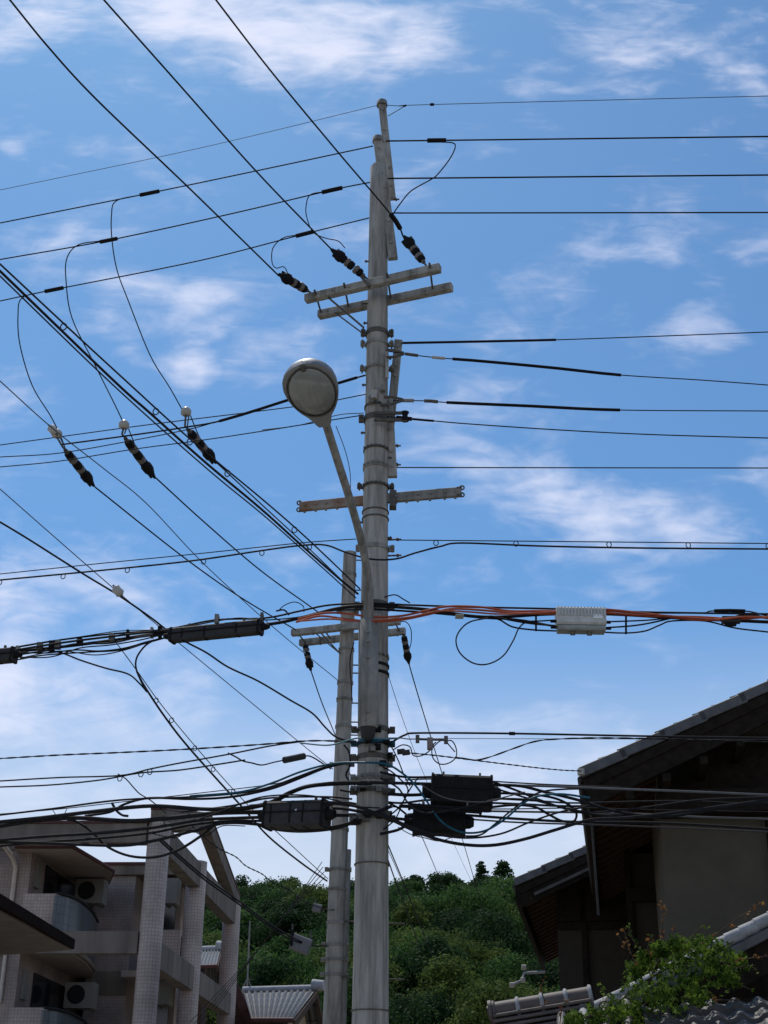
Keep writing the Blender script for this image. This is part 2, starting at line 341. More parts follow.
def tree(name, label, px, py_top, Y, R, H, m, n=900, conifer=False, size=.22, nc=13, group=None):
    top = pY(px, py_top, Y); z0 = float(hill_z(np.array(top.x), np.array(Y))); size *= .62; n = int(n * 2.2)
    base = max(z0, top.z - H - 5)
    t = thing(name, label, 'tree', (top.x, Y, min(z0, top.z - H)), group=group)
    zc = top.z - H - t.location.z
    trunk = MB(); trunk.tube([(0, 0, -.3), (.1, .05, zc * .5 + .2), (.0, 0, zc + H * .55), (0, 0, zc + H * .9)], [.2, .16, .09, .03], 7)
    c, r = crown_clumps(R, H, nc, conifer)
    for i in range(0, len(c), 2): trunk.tube([(0, 0, zc + max(.2, c[i][2] - R * .3)), (c[i][0] * .9, c[i][1] * .9, zc + c[i][2])], [.06, .02], 5)
    trunk.build('trunk', barkm, t); c = c + np.array([0, 0, zc])
    facemesh('crown', leaves(c, r, n * (2 if conifer else 1), size, .5 if conifer else .75, .2), 4, m, t)
    return t
g1 = 'separate trees along the hill skyline'
tree('pine_tree', 'tall pine tufted against the sky, left of the two near the tiled gable', 481, 861, 158, 1.5, 4.2, leafD, 380, True, .22, 9, g1)
tree('pine_tree', 'flat topped pine against the sky nearest the brown tiled gable', 503, 861, 157, 2.1, 4.0, leafD, 560, True, .22, 9, g1)
tree('leafy_tree', 'tall loose tree on the skyline beside the tiled columns', 246, 872, 150, 2.3, 5.0, leafD, 800, False, .23, 13, g1)
tree('leafy_tree', 'rounded skyline tree just left of the thinner pole', 292, 876, 155, 2.6, 4, leafA, 800, False, .23, 12, g1)
tree('leafy_tree', 'small skyline tree just right of the thick pole', 414, 873, 156, 1.6, 3.4, leafD, 500, False, .22, 10, g1)
tree('leafy_tree', 'broad skyline tree midway between thick pole and pines', 446, 873, 156, 2.4, 3.6, leafA, 800, False, .22, 12, g1)
tree('leafy_tree', 'broad olive yellow crown below the two pines', 474, 918, 128, 4.2, 4.4, leafY, 1800, False, .24, 18)
tree('leafy_tree', 'bright green tree seen between the tiled columns', 222, 915, 120, 4.2, 6.0, leafG, 1700, False, .25, 16)
tree('leafy_tree', 'fresh green crown beside the eave of the lower gable', 506, 912, 135, 3.2, 4.4, leafG, 1100, False, .25, 14)
tree('leafy_tree', 'pale green crown low between the two poles and wires', 300, 925, 128, 2.6, 4.4, leafG, 900, False, .24, 12)

# ------------------------------------------------------------------ main pole
PB = Vector((-.10, 14.5, 0))
def pole_r(z): return .181 + .0132 * (3 - z) / 2 * 1.0 if True else 0
def axis(z): return Vector((-.09 - .005 * z * (1 if z < 12 else 1), 14.5, z))
pole = thing('utility_pole', 'thick concrete utility pole in the middle carrying the street lamp and crossarms', 'utility pole', (-.10, 14.5, 0))
def PR(y_px): return None
def on_pole(py): return pY(372 + (0 if py > 300 else (300 - py) * .03), py, 14.5)
mb = MB(); zt = pY(377, 168, 14.5).z
def ax(z): return Vector((-.060 - .0045 * z, 14.5, z))
zs = [0 + (zt) * i / 24 for i in range(25)]
mb.tube([ax(z) for z in zs] + [ax(zt + .09)], [.181 + .0066 * (3 - z) * 1.0 for z in zs] + [.045], 28)
mb.build('post', concrete, pole, True)
def zpx(py): return pY(371, py, 14.4).z
def rp(z): return .181 + .0066 * (3 - z)
def band(par, axf, rf, z, h=.05, m=bandm, lug=True, side=1, thick=.012, dent=False):
    b = MB(); c = axf(z); r = rf(z) + thick
    b.tube([c + Vector((0, 0, -h / 2)), c + Vector((0, 0, h / 2))], r, 28, True, False)
    b.add([c + Vector((math.cos(t) * q, math.sin(t) * q, dz)) for dz in (-h/2, h/2) for q in (r, r - thick - .01) for t in [2 * math.pi * k / 28 for k in range(28)]],
          [(k, (k + 1) % 28, 28 + (k + 1) % 28, 28 + k) for k in range(28)] + [(56 + k, 84 + k, 84 + (k + 1) % 28, 56 + (k + 1) % 28) for k in range(28)])
    if lug:
        for s in (-1, 1):
            b.bar(c + Vector((s * r, -.03, 0)), c + Vector((s * (r + .06), -.03, 0)), .05, h * 1.3)
            b.tube([c + Vector((s * (r + .035), -.12, 0)), c + Vector((s * (r + .035), .06, 0))], .011, 6)
            b.tube([c + Vector((s * (r + .035), -.10, 0)), c + Vector((s * (r + .035), -.075, 0))], .022, 6)
    if dent:
        for k in range(7):
            t = -math.pi / 2 + (k - 3) * .33; b.tube([c + Vector((math.cos(t) * r, math.sin(t) * r, 0)), c + Vector((math.cos(t) * (r + .02), math.sin(t) * (r + .02), 0))], .012, 6)
    return b.build('band', m, par, True)
for py, h, lug, dent, m in ((330, .06, 1, 0, bandm), (341, .04, 1, 0, galv), (366, .035, 1, 1, galv), (404, .03, 0, 0, bandm), (416, .07, 1, 0, bandm), (447, .03, 0, 1, bandm), (464, .055, 0, 1, galv),
                         (484, .035, 1, 1, bandm), (509, .015, 0, 0, bandm), (516, .015, 0, 0, bandm), (546, .05, 1, 0, galv), (604, .07, 1, 0, bandm), (655, .02, 0, 1, galv), (664, .03, 0, 0, black), (672, .03, 0, 0, black),
                         (728, .05, 1, 0, bandm), (742, .045, 1, 0, teal), (756, .05, 1, 0, bandm), (777, .06, 1, 1, galv), (790, .05, 1, 0, bandm), (817, .05, 1, 0, bandm), (863, .012, 0, 0, bandm), (1010, .012, 0, 0, bandm)):
    band(pole, ax, rp, zpx(py), h, m, bool(lug), dent=bool(dent))
for py in (215, 235, 258, 300, 320, 355, 382, 430, 455, 520, 535):   # step bolts and bolt ends
    z = zpx(py); s = 1 if py % 2 else -1; mb = MB(); c = ax(z)
    mb.tube([c + Vector((s * rp(z) * .9, -.03, 0)), c + Vector((s * (rp(z) + .045), -.03, 0))], .012, 6); mb.tube([c + Vector((s * (rp(z) + .02), -.03, 0)), c + Vector((s * (rp(z) + .035), -.03, 0))], .02, 6); mb.build('bolt', bandm, pole, True)
for py, s in ((442, 1), (461, 1), (552, 1), (536, 1), (195, 1)):
    z = zpx(py); c = ax(z); mb = MB(); mb.tube([c + Vector((rp(z) * .9, 0, 0)), c + Vector((rp(z) + .15, -.02, .0))], .011, 6); mb.tube([c + Vector((rp(z) + .10, -.013, 0)), c + Vector((rp(z) + .115, -.02, 0))], .022, 6); mb.build('step_bolt', bandm, pole, True)
# cable clamps at the low wire level
for k in range(26):
    z = random.choice([zpx(p) for p in (730, 741, 752, 765, 779, 790, 812, 820)]) + random.uniform(-.03, .03); t = random.uniform(-2.9, -.2); r = rp(z)
    mb = MB(); c = ax(z) + Vector((math.cos(t) * (r + .03), math.sin(t) * (r + .03), 0)); mb.box((c.x - random.uniform(.02, .05), c.y - .03, c.z - .025), (c.x + random.uniform(.02, .05), c.y + .03, c.z + .025)); mb.build('clamp', random.choice([bandm, black, galv, black]), pole, True)
# vertical bracket boards near the head
def board(a, b, Y, w_=.105, th=.07, y1=None):
    mb = MB(); p = pY(*a, Y); q = pY(*b, y1 or Y); mb.bar(p, q, w_, th, (0, 1, 0), .008)
    d = q - p
    for i in (.08, .3, .42, .7, .88): c = p + d * i; mb.tube([c + Vector((0, -.04, 0)), c + Vector((0, -.055, 0))], .018, 7)
    return mb.build('bracket_board', galvw, pole, True)
board((382, 104), (392, 199), 14.72, .10); board((378, 141), (393, 259), 14.45, .12)
board((398.5, 341), (390, 428), 14.56, .10); board((388, 398), (392.5, 477), 14.50, .11)
for (px, py, Y) in ((382, 103, 14.72), (378, 139, 14.45)):
    mb = MB(); p = pY(px, py, Y); mb.tube([p - Vector((0, 0, .05)), p + Vector((0, 0, .02)), p + Vector((0, 0, .05))], [.075, .07, .03], 12); mb.build('end_cap', galv, pole, True)
for (pts, nm) in (([(374, 413), (407, 413)], 'rack_bar'), ([(374, 420), (407, 420)], 'rack_bar'), ([(386, 350), (394, 350), (404, 353)], 'clevis'), ([(386, 357), (394, 357), (404, 354)], 'clevis'), ([(384, 397), (393, 397), (403, 399.5)], 'clevis'), ([(380, 405), (392, 404), (403, 400.5)], 'clevis')):
    mb = MB(); mb.tube([pY(x, y, 14.28) for x, y in pts], .016 if nm == 'clevis' else .022, 7); mb.build(nm, bandm, pole, True)
mb = MB(); c = pY(405, 416.5, 14.28); mb.tube([c + Vector((0, 0, -.055)), c + Vector((0, 0, -.02)), c + Vector((0, 0, .02)), c + Vector((0, 0, .055))], [.05, .032, .032, .05], 12); mb.build('spool', black, pole, True)
mb = MB(); c = pY(374, 395, 14.3); mb.tube([c + Vector((0, 0, -.05)), c, c + Vector((0, 0, .05))], [.045, .03, .045], 12); mb.build('spool', ceram, pole, True)
for (px, py) in ((371, 400), (384, 402), (383, 388)): mb = MB(); c = pY(px, py, 14.32); mb.box((c.x - .03, c.y - .03, c.z - .04), (c.x + .03, c.y + .04, c.z + .04)); mb.build('clamp', galv, pole, True)
mb = MB(); mb.bar(pY(387, 352, 14.36), pY(387, 378, 14.36), .03, .04); mb.build('guard_strip', galvw, pole, True)
# crossarms (both at one height, front and back of the post)
def arm(a, b, z, w_, h_, m, par=pole, name='crossarm'):
    mb = MB(); p = pZ(*a, z); q = pZ(*b, z); mb.bar(p, q, w_, h_, (0, 0, 1), .008); d = (q - p); mb2 = mb
    for i in (.06, .2, .33, .47, .62, .8, .93):
        c = p + d * i; mb.tube([c + Vector((0, 0, -h_ / 2)), c + Vector((0, 0, -h_ / 2 - .02))], .016, 6)
        c2 = c + Vector((0, -w_ / 2, 0)); mb.tube([c2, c2 + Vector((0, -.02, 0))], .014, 6)
    o = mb.build(name, m, par, True); return p, q
ZA = pY(372, 286, 14.22).z
fa = arm((306, 299), (440, 268), ZA, .10, .10, galvw); ra = arm((319, 315), (452, 287), ZA, .10, .10, galvw)
for i in (.08, .3, .62, .93):
    a = fa[0] + (fa[1] - fa[0]) * i; b = ra[0] + (ra[1] - ra[0]) * max(.02, i - .07); mb = MB(); mb.tube([a, b], .012, 6); mb.tube([a + (a - b).normalized() * .14, a], .014, 6); mb.build('tie_bolt', bandm, pole, True)
for dx in (0, 7):
    mb = MB(); a = fa[0] + (fa[1] - fa[0]) * .16; e = ax(zpx(328 - dx * .4)) + Vector((-.16, -.1 + .03 * dx, 0)); a2 = a + Vector((dx * .012, dx * .05, -.03)); mb.bar(a2, e, .035, .012); mb.build('brace', bandm, pole, True)
ZR = pY(380, 499, 14.5).z
rl = arm((300, 507), (380, 499), ZR, .06, .115, rusty); rr_ = arm((380, 499), (461, 492), ZR, .06, .115, galv)
for e, s in ((rl[0], -1), (rr_[1], 1)):
    for dz in (-.045, .045):
        mb = MB(); c = e + Vector((s * .01, -.02, dz)); mb.tube([c + Vector((math.cos(t) * .025, 0, math.sin(t) * .025)) for t in [k * math.pi / 6 for k in range(13)]], .009, 6, True, False)
        mb.tube([c, c - Vector((s * .06, 0, 0))], .012, 6); mb.build('shackle', bandm, pole, True)
mb = MB(); c = ax(ZR); mb.box((c.x + .16, c.y - .08, c.z - .12), (c.x + .24, c.y + .05, c.z + .08)); mb.build('arm_bracket', bandm, pole, True)

# ------------------------------------------------------------------ second pole
YP = 22.0; p2b = pY(332.5, 1023, YP)
p2 = thing('utility_pole', 'thinner concrete utility pole standing behind and left of the thick pole', 'utility pole', (p2b.x, YP, 0))
t2 = pY(350, 553, YP)
def ax2(z): k = (z - 0) / t2.z; return Vector((p2b.x + (t2.x - p2b.x) * (z - p2b.z) / (t2.z - p2b.z), YP, z))
def rp2(z): return .162 - .0044 * z
mb = MB(); zs = [t2.z * i / 20 for i in range(21)]; mb.tube([ax2(z) for z in zs], [rp2(z) for z in zs], 24); mb.build('post', concrete2, p2, True)
def z2(py): return pY(345, py, YP).z
for py in (575, 612, 650, 683, 700, 727, 742, 765, 805, 830, 870, 890, 923, 945, 960, 975):
    band(p2, ax2, rp2, z2(py), .05, random.choice([bandm, galv]), py % 3 == 0, dent=py % 2 == 0)
mb = MB(); mb.tube([ax2(.3) + Vector((.175, -.03, 0)), ax2(z2(850)) + Vector((.145, -.02, 0))], .048, 12); mb.build('conduit', galv, p2, True)
for py in (560, 590, 665, 673, 703, 722, 735):
    z = z2(py); mb = MB(); c = ax2(z); mb.tube([c + Vector((.1, 0, 0)), c + Vector((rp2(z) + .16, 0, 0))], .012, 6); mb.build('step_bolt', bandm, p2, True)
for py in (922, 978):
    z = z2(py); mb = MB(); c = ax2(z); mb.tube([c + Vector((.05, -.1, 0)), c + Vector((1.05, .1, 0))], .012, 6); mb.build('cable_rack', bandm, p2, True)
Z2 = pY(345, 627, YP - .2).z
a1 = arm((292, 633), (400, 621), Z2, .10, .11, galvw, p2); a2_ = arm((300, 643), (405, 631), Z2, .10, .11, galvw, p2)
for i in (.05, .3, .95):
    mb = MB(); mb.tube([a1[0] + (a1[1] - a1[0]) * i, a2_[0] + (a2_[1] - a2_[0]) * i], .014, 6); mb.build('tie_bolt', bandm, p2, True)
for q in ((314, 632), (321, 633)):
    mb = MB(); mb.bar(pZ(*q, Z2), ax2(z2(656)) + Vector((-.1, -.12, 0)), .035, .02); mb.build('brace', bandm, p2, True)

# ------------------------------------------------------------------ street lamp
slp = pY(368, 725, 14.2)
lamp = thing('street_lamp', 'grey oval street lamp on a curved arm fixed to the thick pole', 'street lamp', slp)
mb = MB(); s0 = pY(368, 728, 14.22); s1 = pY(368.5, 622, 14.22)
mb.tube([s0, s0 + Vector((0, 0, .02)), s1, s1 + Vector((0, 0, .01))], [.095, .108, .108, .09], 20); mb.build('mounting_sleeve', galv, lamp, True)
mb = MB(); mb.tube([s0 + Vector((0, 0, .0)), s0 - Vector((0, 0, .10)), s0 - Vector((0, .0, .13))], [.085, .07, .04], 16); mb.build('sleeve_foot', mat('dark_steel', (.05, .048, .045), .7, .3), lamp, True)
for py in (632, 641, 657, 712): mb = MB(); c = pY(368, py, 14.1); mb.tube([c, c + Vector((0, -.03, 0))], .018, 7); mb.build('bolt', galv, lamp, True)
arm_px = [(368.5, 625, 14.2), (368.5, 600, 14.15), (367, 572, 14.05), (361, 540, 13.85), (350, 500, 13.5), (338, 462, 13.1), (326, 424, 12.7)]
mb = MB(); ap = smoothpts([pY(*a) for a in arm_px], 8); mb.tube(ap, [.062 - .018 * min(1, i / 20) for i in range(len(ap))], 14); mb.build('arm', galv, lamp, True)
nk = pY(325, 425, 12.68); tp = pY(302, 362, 12.0)
ad = (tp - nk); Lh = ad.length; ex = ad.normalized()
sd_ = Vector((1, 0, 0)); sd_ = (sd_ - ex * sd_.dot(ex)).normalized(); nz = sd_.cross(ex).normalized()
if nz.z < 0: nz = -nz
def head_half(t):      # outline of the egg-shaped head along its length
    return [(0, .055), (.06, .085), (.14, .10), (.25, .175), (.38, .235), (.52, .27), (.66, .28), (.78, .265), (.88, .22), (.95, .15), (.985, .08), (1.0, .003)]
def egg(mb, sc, zf, t0=0, t1=1, off=0, nseg=22):
    H = head_half(0); rings = []; ts = [i / nseg for i in range(nseg + 1)]
    for t in ts:
        tt = t0 + (t1 - t0) * t
        for k in range(len(H) - 1):
            if H[k][0] <= tt <= H[k + 1][0]: wv = H[k][1] + (H[k + 1][1] - H[k][1]) * (tt - H[k][0]) / (H[k + 1][0] - H[k][0]); break
        rings.append((tt, wv))
    return rings
def shell(name, m, rings, fz, m2=16, close=True):
    mb = MB(); vs = []; n = len(rings)
    for tt, wv in rings:
        c = nk + ex * (tt * Lh)
        for k in range(m2 + 1):
            a = math.pi * k / m2; vs.append(c + sd_ * (math.cos(a) * wv) + nz * fz(tt, wv, math.sin(a)))
    fs = [(i * (m2 + 1) + k, i * (m2 + 1) + k + 1, (i + 1) * (m2 + 1) + k + 1, (i + 1) * (m2 + 1) + k) for i in range(n - 1) for k in range(m2)]
    mb.add(vs, fs, smooth=True); return mb
R0 = egg(None, 1, 1)
sh = shell('housing', lampm, R0, lambda t, w_, s: s * (.04 + w_ * .55))
rim = []                              # flat annular underside between outline and lens
Rl = [(.26 + .70 * i / 20, 0) for i in range(21)]
def outline(rings): return [nk + ex * (t * Lh) + sd_ * w_ for t, w_ in rings] + [nk + ex * (t * Lh) - sd_ * w_ for t, w_ in rings[::-1]]
o = sh.build('housing', lampm, lamp, True)
cl = nk + ex * (.57 * Lh)
def lensring(k, sx, sl_, dz): a = 2 * math.pi * k / 40; return cl + sd_ * (math.cos(a) * sx) + ex * (math.sin(a) * sl_ * Lh) + nz * dz
def headring(k, inset=0):
    a = 2 * math.pi * k / 40; t = .5 + .5 * math.sin(a); H = head_half(0)
    for q in range(len(H) - 1):
        if H[q][0] <= t <= H[q + 1][0] + 1e-9: wv = H[q][1] + (H[q + 1][1] - H[q][1]) * (t - H[q][0]) / (H[q + 1][0] - H[q][0]); break
    return nk + ex * (t * Lh) + sd_ * (math.copysign(wv, math.cos(a)) if abs(math.cos(a)) > 1e-6 else 0)
mb = MB(); N4 = 40
vs = [headring(k) for k in range(N4)] + [headring(k) - nz * .035 for k in range(N4)] + [lensring(k, .250, .385, -.045) for k in range(N4)] + [lensring(k, .244, .375, -.02) for k in range(N4)]
fs = [(j * N4 + k, j * N4 + (k + 1) % N4, (j + 1) * N4 + (k + 1) % N4, (j + 1) * N4 + k) for j in range(3) for k in range(N4)]
mb.add(vs, fs, smooth=False); mb.build('rim', lampm, lamp, True)
mb = MB(); vs = []; nr = 14
for j in range(nr + 1):
    q = j / nr; dz = -.02 - .10 * math.sqrt(max(0, 1 - q * q))
    for k in range(N4): vs.append(lensring(k, .244 * q, .375 * q, dz + .0025 * math.cos(9 * math.pi * q * math.cos(2 * math.pi * k / N4))))
mb.add(vs, [(j * N4 + k, j * N4 + (k + 1) % N4, (j + 1) * N4 + (k + 1) % N4, (j + 1) * N4 + k) for j in range(nr) for k in range(N4)], smooth=True)
mb.build('lens', glassl, lamp, True)
mb = MB(); mb.tube([lensring(k, .248, .38, -.045) for k in range(N4 + 1)], .010, 6, True, False); mb.build('lens_ring', bandm, lamp, True)
mb = MB(); cc = nk + ex * (.95 * Lh) - nz * .05; mb.bar(cc - ex * .05, cc + ex * .03, .05, .03, nz); mb.build('latch', bandm, lamp, True)

# ------------------------------------------------------------------ tiled roofs
def tile_patch(p00, p10, p01, p11, nx, ny, amp=.03, step=.03, sub_=6, up=None):
    """p00-p10 upper edge, p01-p11 lower edge; nx tiles across, ny courses down, real wave and step relief"""
    mb = MB(); p00, p10, p01, p11 = map(Vector, (p00, p10, p01, p11)); n = (p10 - p00).cross(p01 - p00).normalized()
    if n.z < 0: n = -n
    vs = []; cols = nx * sub_ + 1; rows = []
    for j in range(ny): rows += [(j / ny, 0.0), ((j + .999) / ny, 1.0)]
    for v, s in rows:
        for i in range(cols):
            u = i / (cols - 1); ph = (i % sub_) / sub_
            wv = math.cos(2 * math.pi * ph); wv = wv if wv > 0 else wv * .45
            a = p00.lerp(p10, u); b = p01.lerp(p11, u); vs.append(a.lerp(b, v) + n * (wv * amp + s * step))
    fs = [(j * cols + i, j * cols + i + 1, (j + 1) * cols + i + 1, (j + 1) * cols + i) for j in range(len(rows) - 1) for i in range(cols - 1)]
    mb.add(vs, fs); return mb, n

def gable_house(name, label, loc, rz, ez, slope, run, depth, over_e, over_g, wallm, full=True):
    """local frame: origin under the eave corner that faces us, +x along the gable front, +y into the depth"""
    h = thing(name, label, 'house', (loc[0], loc[1], 0), rz)
    rz_ = ez + run * slope; n = Vector((-slope, 0, 1)).normalized()
    for s in (0, 1):      # the two slopes
        X = (lambda x: x) if s == 0 else (lambda x: 2 * run - x)
        mb = MB(); poly = [(X(0), 0, ez - .10), (X(run), 0, rz_ - .10), (X(run), 0, rz_ - .16), (X(0), 0, ez - .17)]
        mb.prism(poly, (0, depth, 0)); mb.build('soffit', wood, h)
        p = [Vector((X(0), .0, ez - .02)), Vector((X(run), .0, rz_ - .02)), Vector((X(0), depth, ez - .02)), Vector((X(run), depth, rz_ - .02))]
        m2, _ = tile_patch(p[1], p[3], p[0], p[2], int(depth / .30), int(run * 1.09 / .27), .03, .035, 6); m2.build('tile_roof', tilegrey, h)
        mb = MB(); k = 0; L_ = math.hypot(run, run * slope); nt_ = int(L_ / .54)
        for i in range(nt_):    # verge tiles, each a little proud of the next
            t0 = i / nt_; t1 = (i + 1.12) / nt_; a = Vector((X(run * t0), 0, ez + run * slope * t0 - .02)); b = Vector((X(run * t1), 0, ez + run * slope * t1 - .02)); nn_ = Vector((-slope if s == 0 else slope, 0, 1)).normalized()
            a += nn_ * .022; mb.bar(a + Vector((0, .02, -.045)), b + Vector((0, .02, -.045)), .16, .14, nn_, .008)
        mb.build('verge_tiles', tilegrey, h)
        mb = MB(); mb.prism([(X(.02), -.02, ez - .15), (X(run), -.02, rz_ - .15), (X(run), -.02, rz_ - .50), (X(.10), -.02, ez - .50)], (0, .05, 0)); mb.build('barge_board', wood, h)
        mb = MB(); mb.prism([(X(.10), -.05, ez - .13), (X(run), -.05, rz_ - .11), (X(run), -.05, rz_ - .26), (X(.10), -.05, ez - .26)], (0, .03, 0)); mb.build('barge_trim', woodr if 0 else wood, h)
        mb = MB(); mb.box((min(X(.0), X(.08)), .03, ez - .42), (max(X(.0), X(.08)), depth, ez - .10)); mb.build('eave_fascia', wood, h)
        mb = MB(); mb.tube([(X(-.015), .0, ez - .12), (X(-.015), depth, ez - .12)], .04, 8); mb.build('gutter', mat('dark_gutter', (.045, .04, .038), .5, .1), h)
        for i in range(int(depth / .45)):
            if i > 40: break
            y = .25 + i * .45; mb = MB(); x1 = over_e + .1; mb.bar((X(.1), y, ez - .24), (X(x1), y, ez - .24 + x1 * slope), .07, .09, (0, 0, 1)); mb.build('rafter', woodr, h)
    # walls
    x0, x1 = over_e, 2 * run - over_e; tw = ez + over_e * slope - .18
    mb = MB(); poly = [(x0, over_g, 0), (x1, over_g, 0), (x1, over_g, tw), (run, over_g, rz_ - .2), (x0, over_g, tw)]; mb.prism(poly, (0, depth - 2 * over_g, 0)); mb.build('wall', wallm, h)
    return h
AN = rad(-9.2)
hA = gable_house('gabled_house', 'dark brown two storey house with the large tiled gable nearest on the right', (2.69, 18.46), AN, 6.6, .437, 4.9, 11.5, 1.03, .9, plaster)
def hpart(par, name, m, a, b): mb = MB(); mb.box(a, b); return mb.build(name, m, par)
hpart(hA, 'gable_beam', wood, (1.0, .50, 6.12), (8.8, .9, 6.42))
hpart(hA, 'gable_boarding', wood, (1.03, .80, 6.40), (8.77, .898, 7.2)); 
mb = MB(); mb.tube([(2.45, .78, 0), (2.45, .78, 6.1)], .04, 8); mb.build('downpipe', wood, hA)
for i in range(9): hpart(hA, 'purlin_end', wood, (.62 + i * .5 - .05, -.08, 6.18 + (i * .5) * .437), (.62 + i * .5 + .05, .85, 6.28 + (i * .5) * .437))
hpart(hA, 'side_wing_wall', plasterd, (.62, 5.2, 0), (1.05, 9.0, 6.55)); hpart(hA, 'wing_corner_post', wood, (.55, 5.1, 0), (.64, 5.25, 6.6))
hpart(hA, 'wing_beam', wood, (.56, 5.0, 5.75), (1.05, 5.18, 5.95))
mb = MB(); mb.tube([(.02, .25, 6.3), (.10, .6, 6.1), (.12, 1.2, 4.9)], .018, 8); mb.build('eave_bracket_pipe', mat('pale_pipe', (.06, .06, .06), .6), hA)
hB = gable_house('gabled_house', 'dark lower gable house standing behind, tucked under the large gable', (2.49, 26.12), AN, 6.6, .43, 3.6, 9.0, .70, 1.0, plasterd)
hpart(hB, 'corner_post', wood, (1.14, .90, 0), (1.24, 1.0, 6.6)); hpart(hB, 'wall_rail', wood, (.7, .93, 5.85), (3.0, .995, 5.98)); hpart(hB, 'gable_boarding', wood, (.7, .9, 6.0), (6.2, .99, 6.8))
hpart(hB, 'barge_strip', woodr, (.26, -.06, 6.25), (.3, -.05, 6.27))
mb = MB(); mb.bar((.35, -.09, 6.32), (1.5, -.09, 6.82), .05, .05); mb.build('barge_moulding', mat('worn_wood', (.10, .09, .08), .8), hB)

# tiled wall roof and porch roof in the lower right corner
def ridge(name, label, P, Q, r, nring, m, layers=2):
    t = thing(name, label, 'roof', (P.x, P.y, 0)); d = (Q - P); mb = MB(); dn = d.normalized()
    mb.tube([P, Q], r, 18); mb.build('ridge_tile', m, t, True)
    for i in range(nring + 1):
        c = P + d * (i / nring); mb = MB(); mb.tube([c - dn * .022, c - dn * .012, c + dn * .012, c + dn * .022], [r, r + .017, r + .017, r], 18, True, False); mb.build('ridge_joint', tilewhite if i else m, t, True)
    sid = dn.cross(Vector((0, 0, 1))).normalized()
    for j in range(layers):
        mb = MB(); o_ = Vector((0, 0, -r * .55 - j * .06)); mb.bar(P + o_, Q + o_, 2 * r + .08 + .05 * j, .035, (0, 0, 1), .008); mb.build('flat_course', m, t, True)
    return t, sid, dn
P = pY(494, 1000, 15.9); Q = pY(590, 984, 15.75) - Vector((0, 0, 0)); P.z -= .12; Q.z -= .12
wr, sid, dn = ridge('wall_roof', 'tiled roof ridge with pale joint rings under the vine, lowest on the right', P, Q, .098, 4, tilemossy, 4)
mb = MB(); c = P - dn * .02; mb.tube([c + dn * .0, c - dn * .035], .125, 14); mb.tube([c - dn * .035, c - dn * .05], .07, 12); mb.build('end_tile', tilemossy, wr, True)
dsl = (sid * (1 if sid.y < 0 else -1) + Vector((0, 0, -.5)))
mb, _ = tile_patch(P + Vector((0, 0, -.28)), Q + dn * .1 + Vector((0, 0, -.28)), P + dsl * .9 + Vector((0, 0, -.28)), Q + dn * .1 + dsl * .9 + Vector((0, 0, -.28)), 4, 4, .03, .03, 8); mb.build('tile_slope', tilemossy, wr, True)
for i in range(4):    # round cover tiles running down from the ridge
    c = P.lerp(Q, .70 + i * .22) + dsl * .06 + Vector((0, 0, -.10)); mb = MB(); mb.tube([c, c + dsl * .8], .055, 12); mb.tube([c - dsl * .02, c + dsl * .03], .068, 12); mb.build('cover_tile', tilewhite if i in (1,) else tilegrey, wr, True)
mb = MB(); mb.box((P.x - .1, P.y + .1, 0), (Q.x + 2.2, P.y + .35, P.z - .3)); mb.build('wall', plasterd, wr, True)

pr = thing('porch_roof', 'low dark porch roof whose pale tiled verge climbs to the right edge above the vine', 'roof', (3.2, 16.2, 0))
va = pY(596, 1012, 16.2); vb = pY(800, 906, 15.9); dv = (vb - va); nv = Vector((-dv.z, 0, dv.x)).normalized()
nt_ = 14
for i in range(nt_):
    a = va + dv * (i / nt_) + nv * .035; b = va + dv * ((i + 1.1) / nt_) + nv * .022; mb = MB(); mb.tube([a, b], .075, 12); mb.build('verge_tile', tilewhite, pr, True)
mb = MB(); o_ = -nv * .10; mb.bar(va + o_, vb + o_, .20, .10, nv, .01); mb.build('verge_edge', tilegrey, pr, True)
mb = MB(); n0 = -nv * .16; mb.prism([va + n0, vb + n0, vb + n0 + Vector((0, 0, -.32)), va + n0 + Vector((.1, 0, -.32))], (0, .06, 0)); mb.build('barge_board', wood, pr, True)
mb = MB(); mb.prism([va + n0 * .5, vb + n0 * .5, vb + n0, va + n0], (0, 2.2, 0)); mb.build('soffit', wood, pr, True)
mb = MB(); mb.prism([Vector((va.x + .7, 16.9, 0)), Vector((vb.x + .3, 16.9, 0)), Vector((vb.x + .3, 16.9, vb.z - .3)), Vector((va.x + .7, 16.9, va.z + .1))], (0, .15, 0)); mb.build('wall', wood, pr, True)

er = thing('entrance_roof', 'small field of wavy grey tiles at the bottom right corner below the vine', 'roof', (3.4, 14.6, 0))
tl = pY(640, 1006, 15.3); tr = pY(830, 996, 15.0); bl = pY(655, 1062, 14.2); br_ = pY(860, 1050, 13.9)
mb, _ = tile_patch(tl, tr, bl, br_, 8, 5, .04, .045, 10); mb.build('tile_slope', tilegrey, er, True)
mb = MB(); mb.box((3.0, 14.9, 0), (5.0, 15.3, 2.9)); mb.build('wall', plasterd, er, True)
mb = MB(); mb.bar(tl + Vector((0, .05, -.05)), tr + Vector((0, .05, -.05)), .12, .14); mb.build('top_board', wood, er, True)

